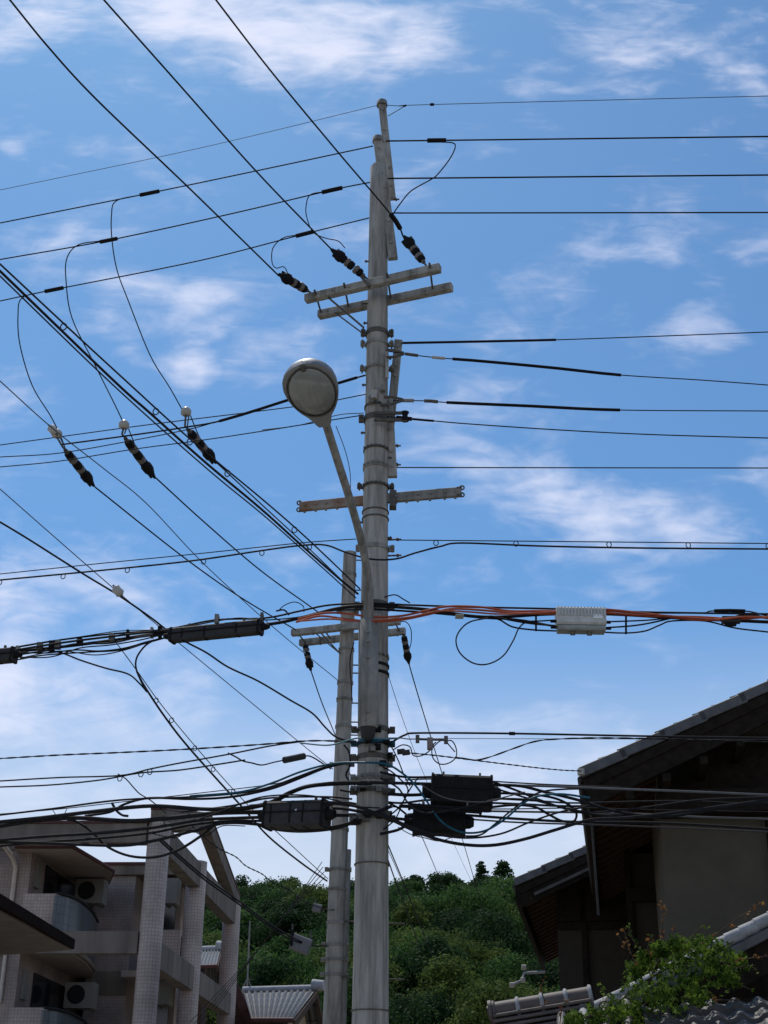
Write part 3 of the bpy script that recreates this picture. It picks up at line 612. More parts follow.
# vine
vine = thing('climbing_vine', 'leafy green vine with reddish tips sprawling over the low tiled roof', 'vine', (2.6, 15.2, 0))
cl_ = [(650, 985, .30), (668, 965, .22), (690, 955, .22), (712, 952, .20), (640, 1000, .26), (662, 1005, .30), (690, 985, .30), (715, 975, .24), (735, 962, .14), (635, 970, .12), (645, 958, .09), (620, 1012, .20), (600, 1020, .16),
       (650, 1022, .30), (680, 1015, .26), (575, 1022, .12), (700, 1005, .20), (730, 980, .10), (676, 946, .12), (700, 944, .10), (660, 950, .10)]
cc_ = np.array([list(pY(a, b, 15.05 + .25 * math.sin(a * .37))) for a, b, r in cl_]); rr2 = np.array([r * .88 for a, b, r in cl_])
tips = []
def sprig(pts, Y, n, red=True):
    P_ = smoothpts([pY(a, b, Y) for a, b in pts], 6); mb = MB(); mb.tube(P_, .006, 5); mb.build('stem', barkm, vine, True)
    k = len(P_); c = np.array([list(P_[min(k - 1, int(i))]) for i in np.linspace(0, k - 1, n)]); V = leaves(c, np.full(n, .035), n * 3, .024, 1, 0, 8); return V
gsp = []
for pts in ([(640, 950), (632, 938), (628, 925)], [(690, 944), (696, 932), (706, 926)], [(735, 968), (748, 966), (757, 970)], [(612, 1000), (604, 992), (600, 985)], [(655, 945), (650, 934)], [(720, 948), (733, 942)], [(740, 985), (752, 990)]): gsp.append(sprig(pts, 15, 7))
facemesh('foliage', np.concatenate([leaves(cc_, rr2 * 1.12, 3300, .040, .9, .2, 8)] + gsp) - np.array([2.6, 15.2, 0]), 8, leafV, vine)
tips.append(sprig([(668, 948), (662, 930), (664, 912), (661, 903)], 15.0, 9)); tips.append(sprig([(700, 946), (722, 930), (740, 917), (762, 903)], 15.1, 12)); tips.append(sprig([(636, 965), (628, 945), (624, 930)], 15.0, 6))
tips.append(sprig([(624, 945), (618, 935)], 15, 3)); tips.append(sprig([(650, 955), (648, 948), (650, 940)], 14.9, 4)); tips.append(sprig([(735, 960), (752, 958), (768, 956)], 15, 6)); tips.append(sprig([(545, 1002), (541, 988), (544, 980)], 15.4, 4)); tips.append(sprig([(560, 1024), (562, 1008), (567, 1000)], 15.3, 5)); tips.append(sprig([(600, 1015), (606, 1000)], 15.3, 4)); tips.append(sprig([(715, 1000), (738, 1000)], 14.9, 5)); tips.append(sprig([(680, 950), (674, 928)], 15, 5))
V = np.concatenate(tips); facemesh('young_leaves', V - np.array([2.6, 15.2, 0]), 8, leafR, vine)
for pts in ([(600, 1020), (640, 985), (690, 960), (735, 965)], [(570, 1022), (630, 1005), (690, 1000)], [(640, 1010), (660, 960), (690, 948)]):
    mb = MB(); mb.tube(smoothpts([pY(a, b, 15.2) for a, b in pts], 6), .012, 6); mb.build('stem', barkm, vine, True)
mb = MB(); g = pY(660, 1000, 15.2); mb.tube([(g.x, 15.5, 0), (g.x + .1, 15.4, 1.6), (g.x, 15.2, g.z)], .03, 7); mb.build('trunk', barkm, vine, True)

# ------------------------------------------------------------------ apartment building on the left
apt = thing('apartment_building', 'tiled apartment building with balconies and open concrete pediment on round columns', 'building', (-5.13, 32.59, 0), rad(-4.0))
def cyl(x, y, z0, z1, r, m, name):
    mb = MB(); n = 32; c = []; mb.tube([(x, y, z0), (x, y, z1)], r, n); return mb.build(name, m, apt)
for (x, y) in ((0, 0), (0, 4.7), (0, 10.4)): cyl(x, y, 0, 9.03 if y != 4.7 else 9.1, .26, tilep, 'column')
B = lambda n, m, a, b: hpart(apt, n, m, a, b)
B('front_beam', aptconc, (-9, -.18, 8.56), (-.262, .18, 9.0)); B('front_coping', brownroof, (-9, -.22, 9.002), (-.2, .22, 9.06))
B('lower_beam', aptconc, (-2.55, -.15, 6.10), (-.262, .15, 6.58))
for z0, z1 in ((8.40, 9.0), (5.85, 6.42), (3.2, 3.8)):
    B('side_beam', aptconc, (-.16, .262, z0), (.16, 4.435, z1)); B('side_beam', aptconc, (-.16, 4.965, z0), (.16, 10.135, z1))
for (ya, yb) in ((-.25, 5.2), (10.65, 5.2)):
    mb = MB(); a = Vector((0, ya, 9.10)); b = Vector((0, yb, 10.28)); mb.bar(a, b, .34, .36, (0, 0, 1)); mb.build('pediment_rafter', aptconc, apt)
    mb = MB(); a += Vector((0, 0, .215)); b += Vector((0, 0, .215)); mb.bar(a, b, .38, .05, (0, 0, 1)); mb.build('pediment_coping', brownroof, apt)
B('ridge_beam', aptconc, (-9, 5.03, 10.02), (-.172, 5.37, 10.26))
AI = Matrix.Rotation(rad(4.0), 3, 'Z')
def AL(px, py, z):
    q = AI @ (pZ(px, py, z) - Vector((-5.13, 32.59, 0))); return (q.x, q.y)
B('left_wing_wall', tileh, (-9, 1.4, 0), (-3.40, 7.4, 8.72)); B('left_wing_roof', brownroof, (-9, 1.3, 8.90), (-3.3, 7.5, 8.98)); B('left_wing_eave', aptconc, (-9, 1.35, 8.723), (-3.35, 7.45, 8.897))
B('middle_wall', tileh, (-3.02, 6.0, 0), (-1.92, 9, 9.0)); B('middle_roof', aptconc, (-3.3, 5.85, 9.003), (-.62, 9, 9.25)); B('middle_roof_edge', brownroof, (-3.3, 5.8, 9.253), (-.60, 9, 9.33))
B('floor_band', aptconc, (-3.03, 5.96, 5.9), (-1.90, 5.997, 6.5)); B('recess_wall', aptpaint, (-3.40, 7.2, 0), (-3.02, 7.39, 8.72))
mb = MB(); mb.tube([(-3.74, 1.33, 5.2), (-3.74, 1.33, 8.3), (-3.80, 1.2, 8.5), (-3.92, .3, 8.8)], .055, 10); mb.build('drain_pipe', mat('cream_pipe', (.60, .52, .45), .6), apt)
def curve(pp, z): return [AL(a, b, z) for a, b in pp]
def level(dz, upper):
    z = 7.66 - dz
    cur = [AL(a, b, 7.66) for a, b in smooth2([(57, 893), (70, 896), (82, 902), (92, 911), (98, 922)], 4)]
    slab = [(-3.46, 1.38)] + cur + [(-3.02, 6.6), (-3.46, 6.6)]
    mb = MB(); mb.prism([(x, y, z - 1.30) for x, y in slab], (0, 0, .16)); mb.build('balcony_slab', aptpaint, apt)
    mb = MB(); e = [(x + .04, y - .04) for x, y in [(-3.9, 1.34)] + cur]; mb.tube([(x, y, z - 1.22) for x, y in e], .06, 8); mb.build('slab_edge', aptconc, apt)
    B('balcony_wall', tilep, (-3.47, 1.34, z - 1.13), (cur[0][0] + .02, 1.48, z + .02))
    mb = MB(); mb.prism([(x, y, z - 1.13) for x, y in cur] + [(x - .05, y + .02, z - 1.13) for x, y in cur[::-1]], (0, 0, 1.08)); mb.build('balcony_screen', glassblock, apt)
    mb = MB(); mb.tube([(x, y, z) for x, y in cur], .035, 8); mb.build('handrail', darkgr, apt)
    B('window', darkglass, (-3.395, 2.6, z - 1.0), (-3.36, 5.6, z + .95))
level(0, True); level(2.58, False); level(5.16, False)
can = [AL(a, b, 8.66) for a, b in ((15, 849), (72, 849), (113, 873), (108, 885), (40, 885))]
mb = MB(); mb.prism([(x, y, 8.66) for x, y in can], (0, 0, .10)); mb.build('balcony_canopy', aptpaint, apt)
mb = MB(); mb.tube([(x, y, 8.72) for x, y in can[:4]], .055, 8); mb.build('canopy_edge', brownroof, apt)
def ac(x, y, z, w_=.78, d=.30, h=.58, fan=True):
    B('air_conditioner', aircon, (x, y, z), (x + w_, y + d, z + h))
    if fan: mb = MB(); c = Vector((x + w_ * .40, y - .012, z + h * .52)); mb.tube([c, c + Vector((0, .01, 0))], .23, 22); mb.build('fan_grille', darkgr, apt)
    for xx in (x + .05, x + w_ - .12): mb = MB(); mb.box((xx, y + .05, z - .05), (xx + .07, y + d, z)); mb.build('bracket', bandm, apt)
for dz in (0, 2.58):
    q = pY(74, 903, 37.2); x = (AI @ (q - Vector((-5.13, 32.59, 0)))); ac(x.x, x.y, x.z - dz, .74, .45, .62)
    q = pY(22, 887, 34.6); x = (AI @ (q - Vector((-5.13, 32.59, 0)))); B('meter_box', aircon, (x.x, x.y, x.z - dz), (x.x + .34, x.y + .3, x.z - dz + .66))
    q = pY(163, 903, 38.5); x = (AI @ (q - Vector((-5.13, 32.59, 0)))); ac(x.x, x.y, x.z - dz, .36, .5, .66, False)
    B('right_balcony_wall', tilep, (-1.1, 5.2, 6.45 - dz), (-.42, 5.33, 7.45 - dz)); B('right_balcony_slab', aptpaint, (-1.9, 5.2, 6.27 - dz), (-.2, 7.6, 6.43 - dz))
    B('right_balcony_screen', glassblock, (-.42, 5.34, 6.45 - dz), (-.36, 7.6, 7.3 - dz)); B('door_glass', darkglass, (-1.85, 7.55, 6.5 - dz), (-1.1, 7.595, 8.5 - dz))
B('right_recess_wall', aptpaint, (-1.915, 7.6, 0), (-.95, 8.9, 8.99)); B('back_block', tileh, (-9, 9.1, 0), (-1.9, 14, 8.9))

# neighbouring dark eave, lower left
nb = thing('neighbour_house', 'house with a dark brown flat eave jutting in at the lower left edge', 'house', (-7.2, 25, 0))
ze = pY(0, 912, 22.5).z
pl = [pZ(-120, 838, ze), pZ(0, 912, ze), pZ(72, 950, ze), pZ(6, 955, ze), pZ(-150, 955, ze)]
mb = MB(); mb.prism([p for p in pl], (0, 0, .03)); mb.build('soffit', mat('brown_soffit', (.20, .17, .145), .9, 0, .15, 3), nb, True)
mb = MB(); mb.bar(pl[0] + Vector((0, 0, .10)), pl[2] + Vector((0, 0, .10)), .08, .17); mb.build('fascia', mat('dark_brown_paint', (.022, .014, .011), .95, 0, .2, 6, spec=.02), nb, True)
mb = MB(); mb.bar(pl[2] + Vector((0, 0, .08)), pl[3] + Vector((0, 0, .08)), .06, .12); mb.build('rear_fascia', wood, nb, True)
mb = MB(); rp_ = [p + Vector((0, 0, .17)) for p in pl]; ap_ = (rp_[0] + rp_[4]) / 2 + Vector((-1.5, 0, .9)); mb.add(rp_ + [ap_], [(0, 1, 5), (1, 2, 5), (2, 3, 5), (3, 4, 5), (4, 0, 5)]); mb.build('roof', brownroof, nb, True)
c = pl[3]; mb = MB(); mb.box((c.x - 4, c.y - 4.5, 0), (c.x - .02, c.y - .1, ze - .003)); mb.build('wall', tileh, nb, True)

# small tiled houses below the hill
def small_house(label, rl_, rr1, er_, el_, base, m, white_ridge=True, wallm=plaster, nx=12, ny=5, name='tiled_house'):
    t = thing(name, label, 'house', (base[0], base[1], 0)); mb, n = tile_patch(rl_, rr1, el_, er_, nx, ny, .06, .008, 6); mb.build('tile_roof', m, t, True)
    mb = MB(); mb.tube([rl_ + Vector((0, 0, .06)), rr1 + Vector((0, 0, .06))], .12, 12); mb.build('ridge', tilewhite, t, True)
    mb = MB(); c = rr1 + Vector((0, 0, .14)); mb.tube([c - (rr1 - rl_).normalized() * .15, c + (rr1 - rl_).normalized() * .25], [.22, .17], 12); mb.build('end_tile', tilewhite, t, True)
    mb = MB(); mb.tube([er_, el_], .07, 8); mb.build('eave_edge', brownroof, t, True)
    far_ = rr1 * 2 - er_; far_.z = er_.z; fl = rl_ * 2 - el_; fl.z = el_.z
    mb, n = tile_patch(rl_, rr1, fl, far_, nx, ny, .05, .03, 4); mb.build('tile_roof', m, t, True)
    dn_ = Vector((0, 0, -.12)); inn = (rl_ - rr1).normalized() * .55
    mb = MB(); e0, e1, e2 = er_ + dn_, rr1 + dn_, far_ + dn_; mb.bar(e0, e1, .06, .22); mb.bar(e1, e2, .06, .22); mb.build('barge_board', woodr, t, True)
    g = [e0.lerp(e2, .14) + inn, e2.lerp(e0, .14) + inn, e1 + inn + Vector((0, 0, -.12))]; L2 = (rl_ - rr1) * .86
    q = [Vector((g[0].x, g[0].y, 0)), Vector((g[1].x, g[1].y, 0)), g[1], g[2], g[0]]; mb = MB(); mb.prism(q, L2); mb.build('wall', wallm, t, True)
    return t
rr1 = pY(317, 990, 50); rl_ = pZ(236, 992, rr1.z); er_ = pZ(294, 1020, rr1.z - 1.75); rl_ = pZ(243, 992, rr1.z); el_ = pZ(251, 1020, rr1.z - 1.75)
ochre = mat('ochre_plaster', (.30, .22, .14), .9, 0, .1, 3)
small_house('small house with striped grey tile roof and pale ridge below the hill', rl_, rr1, er_, el_, (-3, 50), tilegrey, wallm=ochre)
rr1 = pY(253, 1030, 38) ; a = pY(222, 968, 41); 
p0_x = pY(231, 980, 46).x
bh = thing('brown_gable_house', 'steep brown gable edge between the last tiled column and the striped roof', 'house', (p0_x, 46, 0))
p0 = pY(231, 980, 46); p1 = pY(255, 1032, 46); p1.z = max(p1.z, 1)
mb = MB(); mb.bar(p0, p1 + (p1 - p0) * .3, .12, .28, (0, 0, 1)); mb.build('barge_board', brownroof, bh, True)
mb = MB(); q3 = p1 + (p1 - p0) * .3; mb.prism([p0, q3, Vector((q3.x, 46, q3.z - .1)), Vector((p0.x - .1, 46, q3.z - .1)), Vector((p0.x - .1, 46, p0.z))], (0, .5, 0)); mb.build('gable', woodr, bh, True)
mb = MB(); mb.box((p0.x - .1, 46.1, 0), (q3.x - .4, 48.5, q3.z)); mb.build('wall', ochre, bh, True)
mb = MB(); mb.add([p0 + Vector((0, 0, .1)), q3 + Vector((0, 0, .1)), q3 + Vector((0, 3, .1)), p0 + Vector((0, 3, .1)), p0 + Vector((-.4, 0, -.9)), p0 + Vector((-.4, 3, -.9))], [(0, 1, 2, 3), (0, 3, 5, 4)]); mb.build('roof', tilegrey, bh, True)
rr1 = pY(221, 950, 56); rl_ = pZ(196, 951, rr1.z); er_ = pZ(217, 966, rr1.z - 1.2); el_ = er_ + (rl_ - rr1)
small_house('bit of pale tiled roof glimpsed between the second and third tiled columns', rl_, rr1, er_, el_, (-7, 56), mat('pale_tiles', (.24, .24, .24), .5, 0, .2, 8), nx=8, ny=5, wallm=woodr)

# antenna mast and roof-top pipe
am = thing('antenna_mast', 'thin pale mast rising behind the striped tile roof', 'antenna', (pY(248, 990, 51).x, 51, 0))
mb = MB(); mb.tube([pY(247, 992, 51) - Vector((0, 0, .4)), pY(250, 921, 51)], .03, 7); mb.build('mast', galv, am, True)
mb = MB(); b0 = pY(247, 992, 51)
for s in (-1, 1): mb.tube([b0 + Vector((s * .3, 0, -.3)), b0 + Vector((0, 0, .5))], .02, 6)
mb.build('stay', galv, am, True); mb = MB(); mb.box((b0.x - .3, 50.8, 0), (b0.x + .3, 51.2, b0.z - .3)); mb.build('base', plaster, am, True)
bp = thing('branch_pipe', 'white jointed metal arm poking out beside the lower gable', 'bracket', (pY(525, 975, 27).x, 27, 0))
pp = [pY(545, 972, 27), pY(524, 973, 27), pY(523, 980, 27), pY(512, 985, 27)]
mb = MB(); mb.tube(pp, .028, 8); mb.build('arm', tilewhite, bp, True)
for q in (pp[1] + Vector((0, 0, .1)), pp[2], pp[3]): mb = MB(); mb.tube([q - Vector((.04, 0, 0)), q + Vector((.04, 0, 0))], .05, 10); mb.build('insulator', ceram, bp, True)

# ------------------------------------------------------------------ wires
WG = 'overhead wires strung to and between the two poles'
px2m = .0111
def path3(pts, spec, off=0, seg=8):
    p2 = smooth2(pts, seg) if len(pts) > 2 else [(pts[0][0] + (pts[1][0] - pts[0][0]) * i / 8, pts[0][1] + (pts[1][1] - pts[0][1]) * i / 8) for i in range(9)]
    if spec == 'LR': return [pY(x, y, YL(x) + off) for x, y in p2]
    y0, y1 = spec; d = [0]
    for i in range(1, len(p2)): d.append(d[-1] + math.hypot(p2[i][0] - p2[i - 1][0], p2[i][1] - p2[i - 1][1]))
    return [pY(x, y, 1 / (1 / y0 + (1 / y1 - 1 / y0) * dd / d[-1]) + off) for (x, y), dd in zip(p2, d)]
def wire(name, label, pts, wpx, spec='LR', off=0, m=black, cat='wire', thick=(), hang=None, twist=False, ext=9.0, n=6):
    P_ = path3(pts, spec, off, 8 if len(pts) < 8 else 6)
    def outside(q): return q[0] <= 1 or q[0] >= 767 or q[1] <= 1
    r = wpx * px2m / 2
    ptsx = list(P_)
    if outside(pts[0]): d = (P_[0] - P_[2]).normalized(); d.z *= .5; ptsx = [P_[0] + d * (ext * k / 5) for k in (5, 4, 3, 2, 1)] + ptsx
    if outside(pts[-1]): d = (P_[-1] - P_[-3]).normalized(); d.z *= .5; ptsx = ptsx + [P_[-1] + d * (ext * k / 5) for k in (1, 2, 3, 4, 5)]
    mb = MB()
    if twist:
        L_ = [0]
        for i in range(1, len(ptsx)): L_.append(L_[-1] + (ptsx[i] - ptsx[i - 1]).length)
        q = []; M_ = int(L_[-1] / .055)
        j = 0
        for k in range(M_ + 1):
            s = L_[-1] * k / M_
            while j < len(L_) - 2 and L_[j + 1] < s: j += 1
            q.append(ptsx[j].lerp(ptsx[j + 1], (s - L_[j]) / max(1e-6, L_[j + 1] - L_[j])))
        for ph in (0, math.pi):
            mb.tube([p + Vector((0, math.cos(k * .9 + ph), math.sin(k * .9 + ph))) * r * .62 for k, p in enumerate(q)], r * .62, 5, True)
    else: mb.tube(ptsx, r, n)
    if not thick and not hang:
        o = mb.build(name, m); tag(o, label, cat, WG); return o
    # parts on it: sleeves and hangers
    root = thing(name, label, cat, tuple(P_[0]), group=WG); mb.build('conductor', m, root, True)
    for (xa, xb, tpx, tm) in thick:
        xs = sorted((xa, xb)); p2 = smooth2(pts, 8) if len(pts) > 2 else pts
        def at(x):
            for i in range(len(P_) - 1):
                a, b = proj(P_[i])[0], proj(P_[i + 1])[0]
                if min(a, b) - .01 <= x <= max(a, b) + .01 and abs(b - a) > 1e-6: return P_[i].lerp(P_[i + 1], (x - a) / (b - a))
            return P_[0] if abs(x - pts[0][0]) < abs(x - pts[-1][0]) else P_[-1]
        nseg = max(2, int(abs(xb - xa) / 20)); q = [at(xs[0] + (xs[1] - xs[0]) * k / nseg) for k in range(nseg + 1)]
        if proj(P_[-1])[0] >= 767 and xs[1] > 768: q[-1] = ptsx[-1]
        mb = MB(); rr_ = tpx * px2m / 2; mb.tube([q[0].lerp(q[1], .02)] + q[1:-1] + [q[-1]], rr_, 10); mb.build('splice_sleeve', tm, root, True)
    if hang:
        for (x, y) in hang:
            best = min(range(len(P_)), key=lambda i: (proj(P_[i])[0] - x) ** 2 + (proj(P_[i])[1] - y) ** 2); c = P_[best]
            mb = MB(); mb.tube([c + Vector((math.cos(t) * .026, 0, math.sin(t) * .034 - .03)) for t in [k * math.pi / 5 for k in range(11)]], .006, 5, True, False); mb.build('cable_ring', wgrey, root, True)
    return root
def proj(P):
    d = P - CP; z = d.dot(f0); return (384 + F * d.dot(Rv) / z, 512 - F * d.dot(Uv) / z)

bs = blackg
# top span
wire('ground_wire', 'thin pale grey wire, topmost on the left, rising to the bracket tip', [(0, 190), (200, 148), (383, 104)], .75, off=.2, m=wgrey)
wire('ground_wire', 'thin grey wire running level to the right from the bracket tip', [(384, 105), (404, 106), (432, 104.5), (768, 96)], .9, off=.2, m=wgrey, thick=[(403, 406, 2.5, black), (430, 434, 3.5, black)])
wire('stay_wire', 'short grey wire slanting from the bracket board up to the topmost right wire', [(388, 116), (405, 106)], 1.0, off=.2, m=wgrey)
wire('power_line', 'highest black line on the left, its sleeve at the tallest jumper', [(0, 223), (150, 193), (265, 169), (373, 146)], 1.6, thick=[(140, 159, 5, black)])
wire('power_line', 'second black line from the top on the left, with two sleeves', [(0, 259.5), (105, 241), (230, 214), (332, 190), (377, 181)], 1.6, thick=[(100, 117, 5, black), (322, 342, 5.2, black)])
wire('power_line', 'third black line from the top on the left, with two sleeves', [(0, 301), (52, 290), (200, 260.5), (304, 234), (377, 216)], 1.5, thick=[(45, 63, 5, black), (296, 313, 5, black)])
wire('power_line', 'highest black line on the right, with a sleeve near the pole', [(386, 141), (768, 136.5)], 1.9, m=black, thick=[(427, 446, 5.5, black)])
wire('power_line', 'plain black line on the right just below the highest one', [(384, 178.5), (768, 175)], 1.9)
wire('power_line', 'third plain black line on the right, level with the small knob', [(386, 213), (768, 212.5)], 1.7)
# jumpers
wire('jumper_wire', 'long hanging jumper from the highest left line to the rightmost floating insulator', [(158, 191), (140, 195), (116, 201), (111.5, 215), (112, 240), (117, 270), (128, 300), (150, 355), (170, 388), (184, 413)], 1.4, ext=0)
wire('jumper_wire', 'hanging jumper from the second left line to the middle floating insulator', [(116, 239), (100, 241), (78, 245), (67, 258), (66, 280), (72, 318), (95, 365), (115, 405), (124, 424)], 1.4)
wire('jumper_wire', 'hanging jumper from the third left line to the leftmost floating insulator', [(60, 288), (44, 291.5), (22, 298), (18, 315), (20, 345), (32, 385), (50, 415), (59, 432)], 1.4)
wire('jumper_wire', 'small looped jumper from the second left line to the centre crossarm insulator', [(325, 191.5), (310, 195), (306, 207), (307, 218), (313, 232), (325, 238), (338, 241), (345, 248)], 1.2)
wire('jumper_wire', 'small looped jumper from the third left line to the left crossarm insulator', [(297, 235), (283, 238), (273, 248), (272, 262), (276, 268), (284, 267), (289, 276)], 1.2)
wire('jumper_wire', 'crooked jumper from the highest right line down to the right crossarm insulator', [(440, 142), (453, 143), (455, 148), (449, 160), (437, 175), (430, 180), (411, 191), (400, 204), (393, 214)], 1.5)
# three lines from the upper left to the crossarm
def zc_wire(name, label, a, b, Yb, wpx, mid=None, m=black, **k):
    pb_ = pY(*b, Yb); pa_ = pZ(*a, pb_.z)
    pts = [a] + (mid or []) + [b]; return wire(name, label, pts, wpx, (pa_.y, Yb), 0, m, **k)
zc_wire('power_line', 'leftmost of the three lines dropping from the top edge to the crossarm', (10, 0), (279, 276), 14.3, 1.9, [(47, 45.5), (95, 98), (188, 187)])
zc_wire('power_line', 'middle of the three lines dropping from the top edge to the crossarm', (104, 0), (332, 250), 14.3, 1.9, [(180, 85.5), (255, 170)])
zc_wire('power_line', 'rightmost of the three lines dropping from the top edge across the pole head', (216, 0), (404, 238), 14.0, 1.9, [(270, 70), (337, 151), (392, 216)], thick=[(391, 400, 5.5, black)])
# insulators
def insulator(label, A, Bp, group, cat='insulator', k=.86):
    """A: steel end fixed to the arm, Bp: end where the line leaves"""
    t = thing('strain_insulator', label, cat, tuple(A), group=group); d = Bp - A; Lt = d.length
    def seg(name, m, prof, n=14):
        mb = MB(); mb.tube([A + d * s for s, r in prof], [r * k for s, r in prof], n); mb.build(name, m, t, True)
    seg('clevis', bandm, [(0, .014), (.16, .014)], 8); seg('end_fitting', bandm, [(.10, .03), (.17, .03)], 8)
    seg('insulator_shell', black, [(.16, .03), (.18, .055), (.24, .062), (.28, .05)])
    seg('porcelain_disc', insw, [(.27, .05), (.29, .066), (.345, .066), (.37, .05)])
    seg('insulator_shell', black, [(.39, .04), (.41, .06), (.49, .066), (.52, .05)])
    seg('porcelain_disc', insw, [(.51, .05), (.53, .066), (.585, .064), (.60, .045)])
    seg('insulator_shell', black, [(.60, .045), (.63, .064), (.68, .06)])
    seg('end_cap', black, [(.67, .062), (.72, .082), (.80, .078), (.92, .035), (1.0, .018)])
    mb = MB(); c = A + d * .84; u = Vector((0, 0, 1)).cross(d).normalized(); vz = d.cross(u).normalized(); mb.bar(c - d * .1, c + d * .05, .03, .17 * k, vz, .01); mb.build('cap_fin', black, t, True)
    return t
IG = 'strain insulators on the thick pole crossarm'; IF = 'floating strain insulators at left'
def armpt(i): return fa[0] + (fa[1] - fa[0]) * i + Vector((0, -.03, .06))
insulator('left one of three black and white insulators on the upper crossarm', armpt(.035), pY(279, 274, 14.0), IG)
insulator('centre insulator of three on the upper crossarm, ending over the post', armpt(.47), pY(331, 249, 14.0), IG)
insulator('right one of three crossarm insulators, right of the pole head', armpt(.9), pY(404, 236, 13.9), IG)
mb = MB(); a = armpt(.47); mb.bar(a + Vector((-.12, 0, .1)), a + Vector((.02, -.02, -.12)), .05, .03); mb.build('arm_strap', bandm, pole, True)
YI = {}
fl = [((62, 446), (94, 486), (57, 434), 'leftmost'), ((122, 434), (155, 478), (124, 425), 'middle'), ((185, 426), (216, 463), (186, 412), 'rightmost')]
for (a, b, dsk, nm) in fl:
    A_ = pY(*a, YL(a[0]) + .0); B_ = pZ(*b, A_.z); insulator(f'{nm} of three black and white insulators hanging among the left wires', A_, B_, IF, k=.92); YI[nm] = B_.y
    t = thing('pin_insulator', f'white disc insulator capping the {nm} hanging insulator string', 'insulator', tuple(A_), group='white disc insulators')
    D_ = pY(*dsk, A_.y - .02); mb = MB(); mb.tube([D_ + Vector((0, 0, -.05)), D_ + Vector((0, 0, -.03)), D_ + Vector((0, 0, .02)), D_ + Vector((0, 0, .05)), D_ + Vector((0, 0, .07))], [.04, .066, .068, .045, .02], 16); mb.build('disc', ceram, t, True)
    mb = MB(); mb.tube([A_, D_ + Vector((0, 0, -.04))], .013, 7); mb.tube([A_ + Vector((.03, 0, 0)), D_ + Vector((.04, 0, -.04))], .009, 6); mb.build('pin', bandm, t, True)
    wire('jumper_wire', f'short lead from the {nm} white disc down to its insulator cap', [(dsk[0] + 3, dsk[1]), (dsk[0] + 12, dsk[1] + 22), (b[0] - 9, b[1] - 12)], 1.4, (A_.y, B_.y), ext=0)
def disc(label, px, py, Y):
    t = thing('strand_insulator', label, 'insulator', tuple(pY(px, py, Y)), group='white discs on stay strands'); c = pY(px, py, Y); d = (pY(px + 6, py + 7, Y) - c).normalized()
    mb = MB(); mb.tube([c - d * .07, c - d * .045, c, c + d * .045, c + d * .07], [.025, .055, .05, .055, .025], 14); mb.build('disc', ceram, t, True)
    mb = MB(); mb.tube([c - d * .1, c + d * .1], .012, 6); mb.build('pin', bandm, t, True)
disc('round white insulator on the strand just left of the leftmost hanging insulator', 53, 430, 15.6)
disc('lone round white insulator on a strand above the long dark closure', 118, 591, 15.5)
# cables between insulators and second pole
Yp = YP - .25
wire('power_line', 'black line from the leftmost hanging insulator to the second pole crossarm', [(95, 487), (180, 554.5), (240, 597), (296, 630)], 1.9, (YI['leftmost'], Yp), ext=0)
wire('power_line', 'black line from the middle hanging insulator to the second pole crossarm', [(156, 478), (203, 521), (260, 570), (318, 612)], 1.9, (YI['middle'], Yp))
wire('power_line', 'black line from the rightmost hanging insulator converging to the second pole', [(217, 463), (260, 503), (300, 540), (352, 590)], 1.7, (YI['rightmost'], Yp))
zc_wire('stay_strand', 'strand through the leftmost white disc running down to the second pole', (0, 381), (341, 683), Yp, 1.1, [(51, 427), (103, 468), (146, 503), (203, 563), (272, 626)], m=wgrey)
wire('stay_strand', 'thin strand with the lone white disc, running down to the second pole', [(0, 489), (50, 533), (112, 587), (179, 643), (242, 695), (310, 751), (333, 769)], 1.1, (14.6, Yp), m=wgrey)
wire('service_cable', 'sagging black cable from left edge, through the long closure, to the second pole', [(0, 522), (25, 537), (55, 556), (85, 575), (118, 595), (150, 617), (172, 634), (188, 643), (207, 653), (228, 667), (258, 681), (290, 700), (312, 713), (325, 727), (336, 737), (352, 742)], 2.1, (14.8, 18), m=bs, cat='cable')
wire('power_cable', 'thick black overhead cable from upper left down to the thick pole', [(0, 271), (112, 379), (150, 413), (205, 462), (260, 508), (300, 544), (335, 575), (358, 594)], 2.2, (9.6, 14.25), m=bs, cat='cable')
wire('messenger_wire', 'thin messenger with rings carrying the thick cable from upper left', [(0, 264), (75, 334), (125, 380), (190, 439), (262, 499), (300, 532), (330, 560), (360, 589)], 1.5, (9.6, 14.25), -.1, hang=[(61, 336), (154, 413), (190, 447), (223, 476), (288, 533)], cat='wire')
wire('power_cable', 'slimmer black cable running just under the thick one from upper left', [(0, 276), (112, 384), (205, 467), (262, 514), (305, 552), (356, 598)], 1.3, (9.6, 14.25), .1, m=bs, cat='cable')
# dead end cable at lamp level
wire('secondary_line', 'straight thin line crossing behind the hanging insulators towards the lamp', [(0, 445), (51, 438), (150, 424.5), (260, 411), (320, 403), (362, 395), (370, 394)], 1.2, off=.1)
wire('secondary_line', 'black line crossing the hanging insulators, thickening before the lamp', [(62, 444.5), (140, 434), (190, 426.5), (220, 421), (260, 409), (300, 396), (344, 381), (359, 377), (370, 374)], 1.9, thick=[(219, 357, 3.4, black)])
wire('secondary_line', 'thin line just below the hanging insulator tops on the left edge', [(0, 457), (60, 453), (135, 440), (190, 429), (222, 420)], 1.2, off=.05)
wire('secondary_line', 'lowest of the thin lines passing behind the lamp neck to the pole', [(0, 467), (60, 461), (135, 449), (200, 440.5), (260, 431.5), (338, 419), (364, 415)], 1.2, off=-.05)
wire('secondary_line', 'short faint line between lamp neck and pole band', [(262, 430), (300, 425), (338, 415), (364, 413)], 1.0, off=.08, m=wgrey)
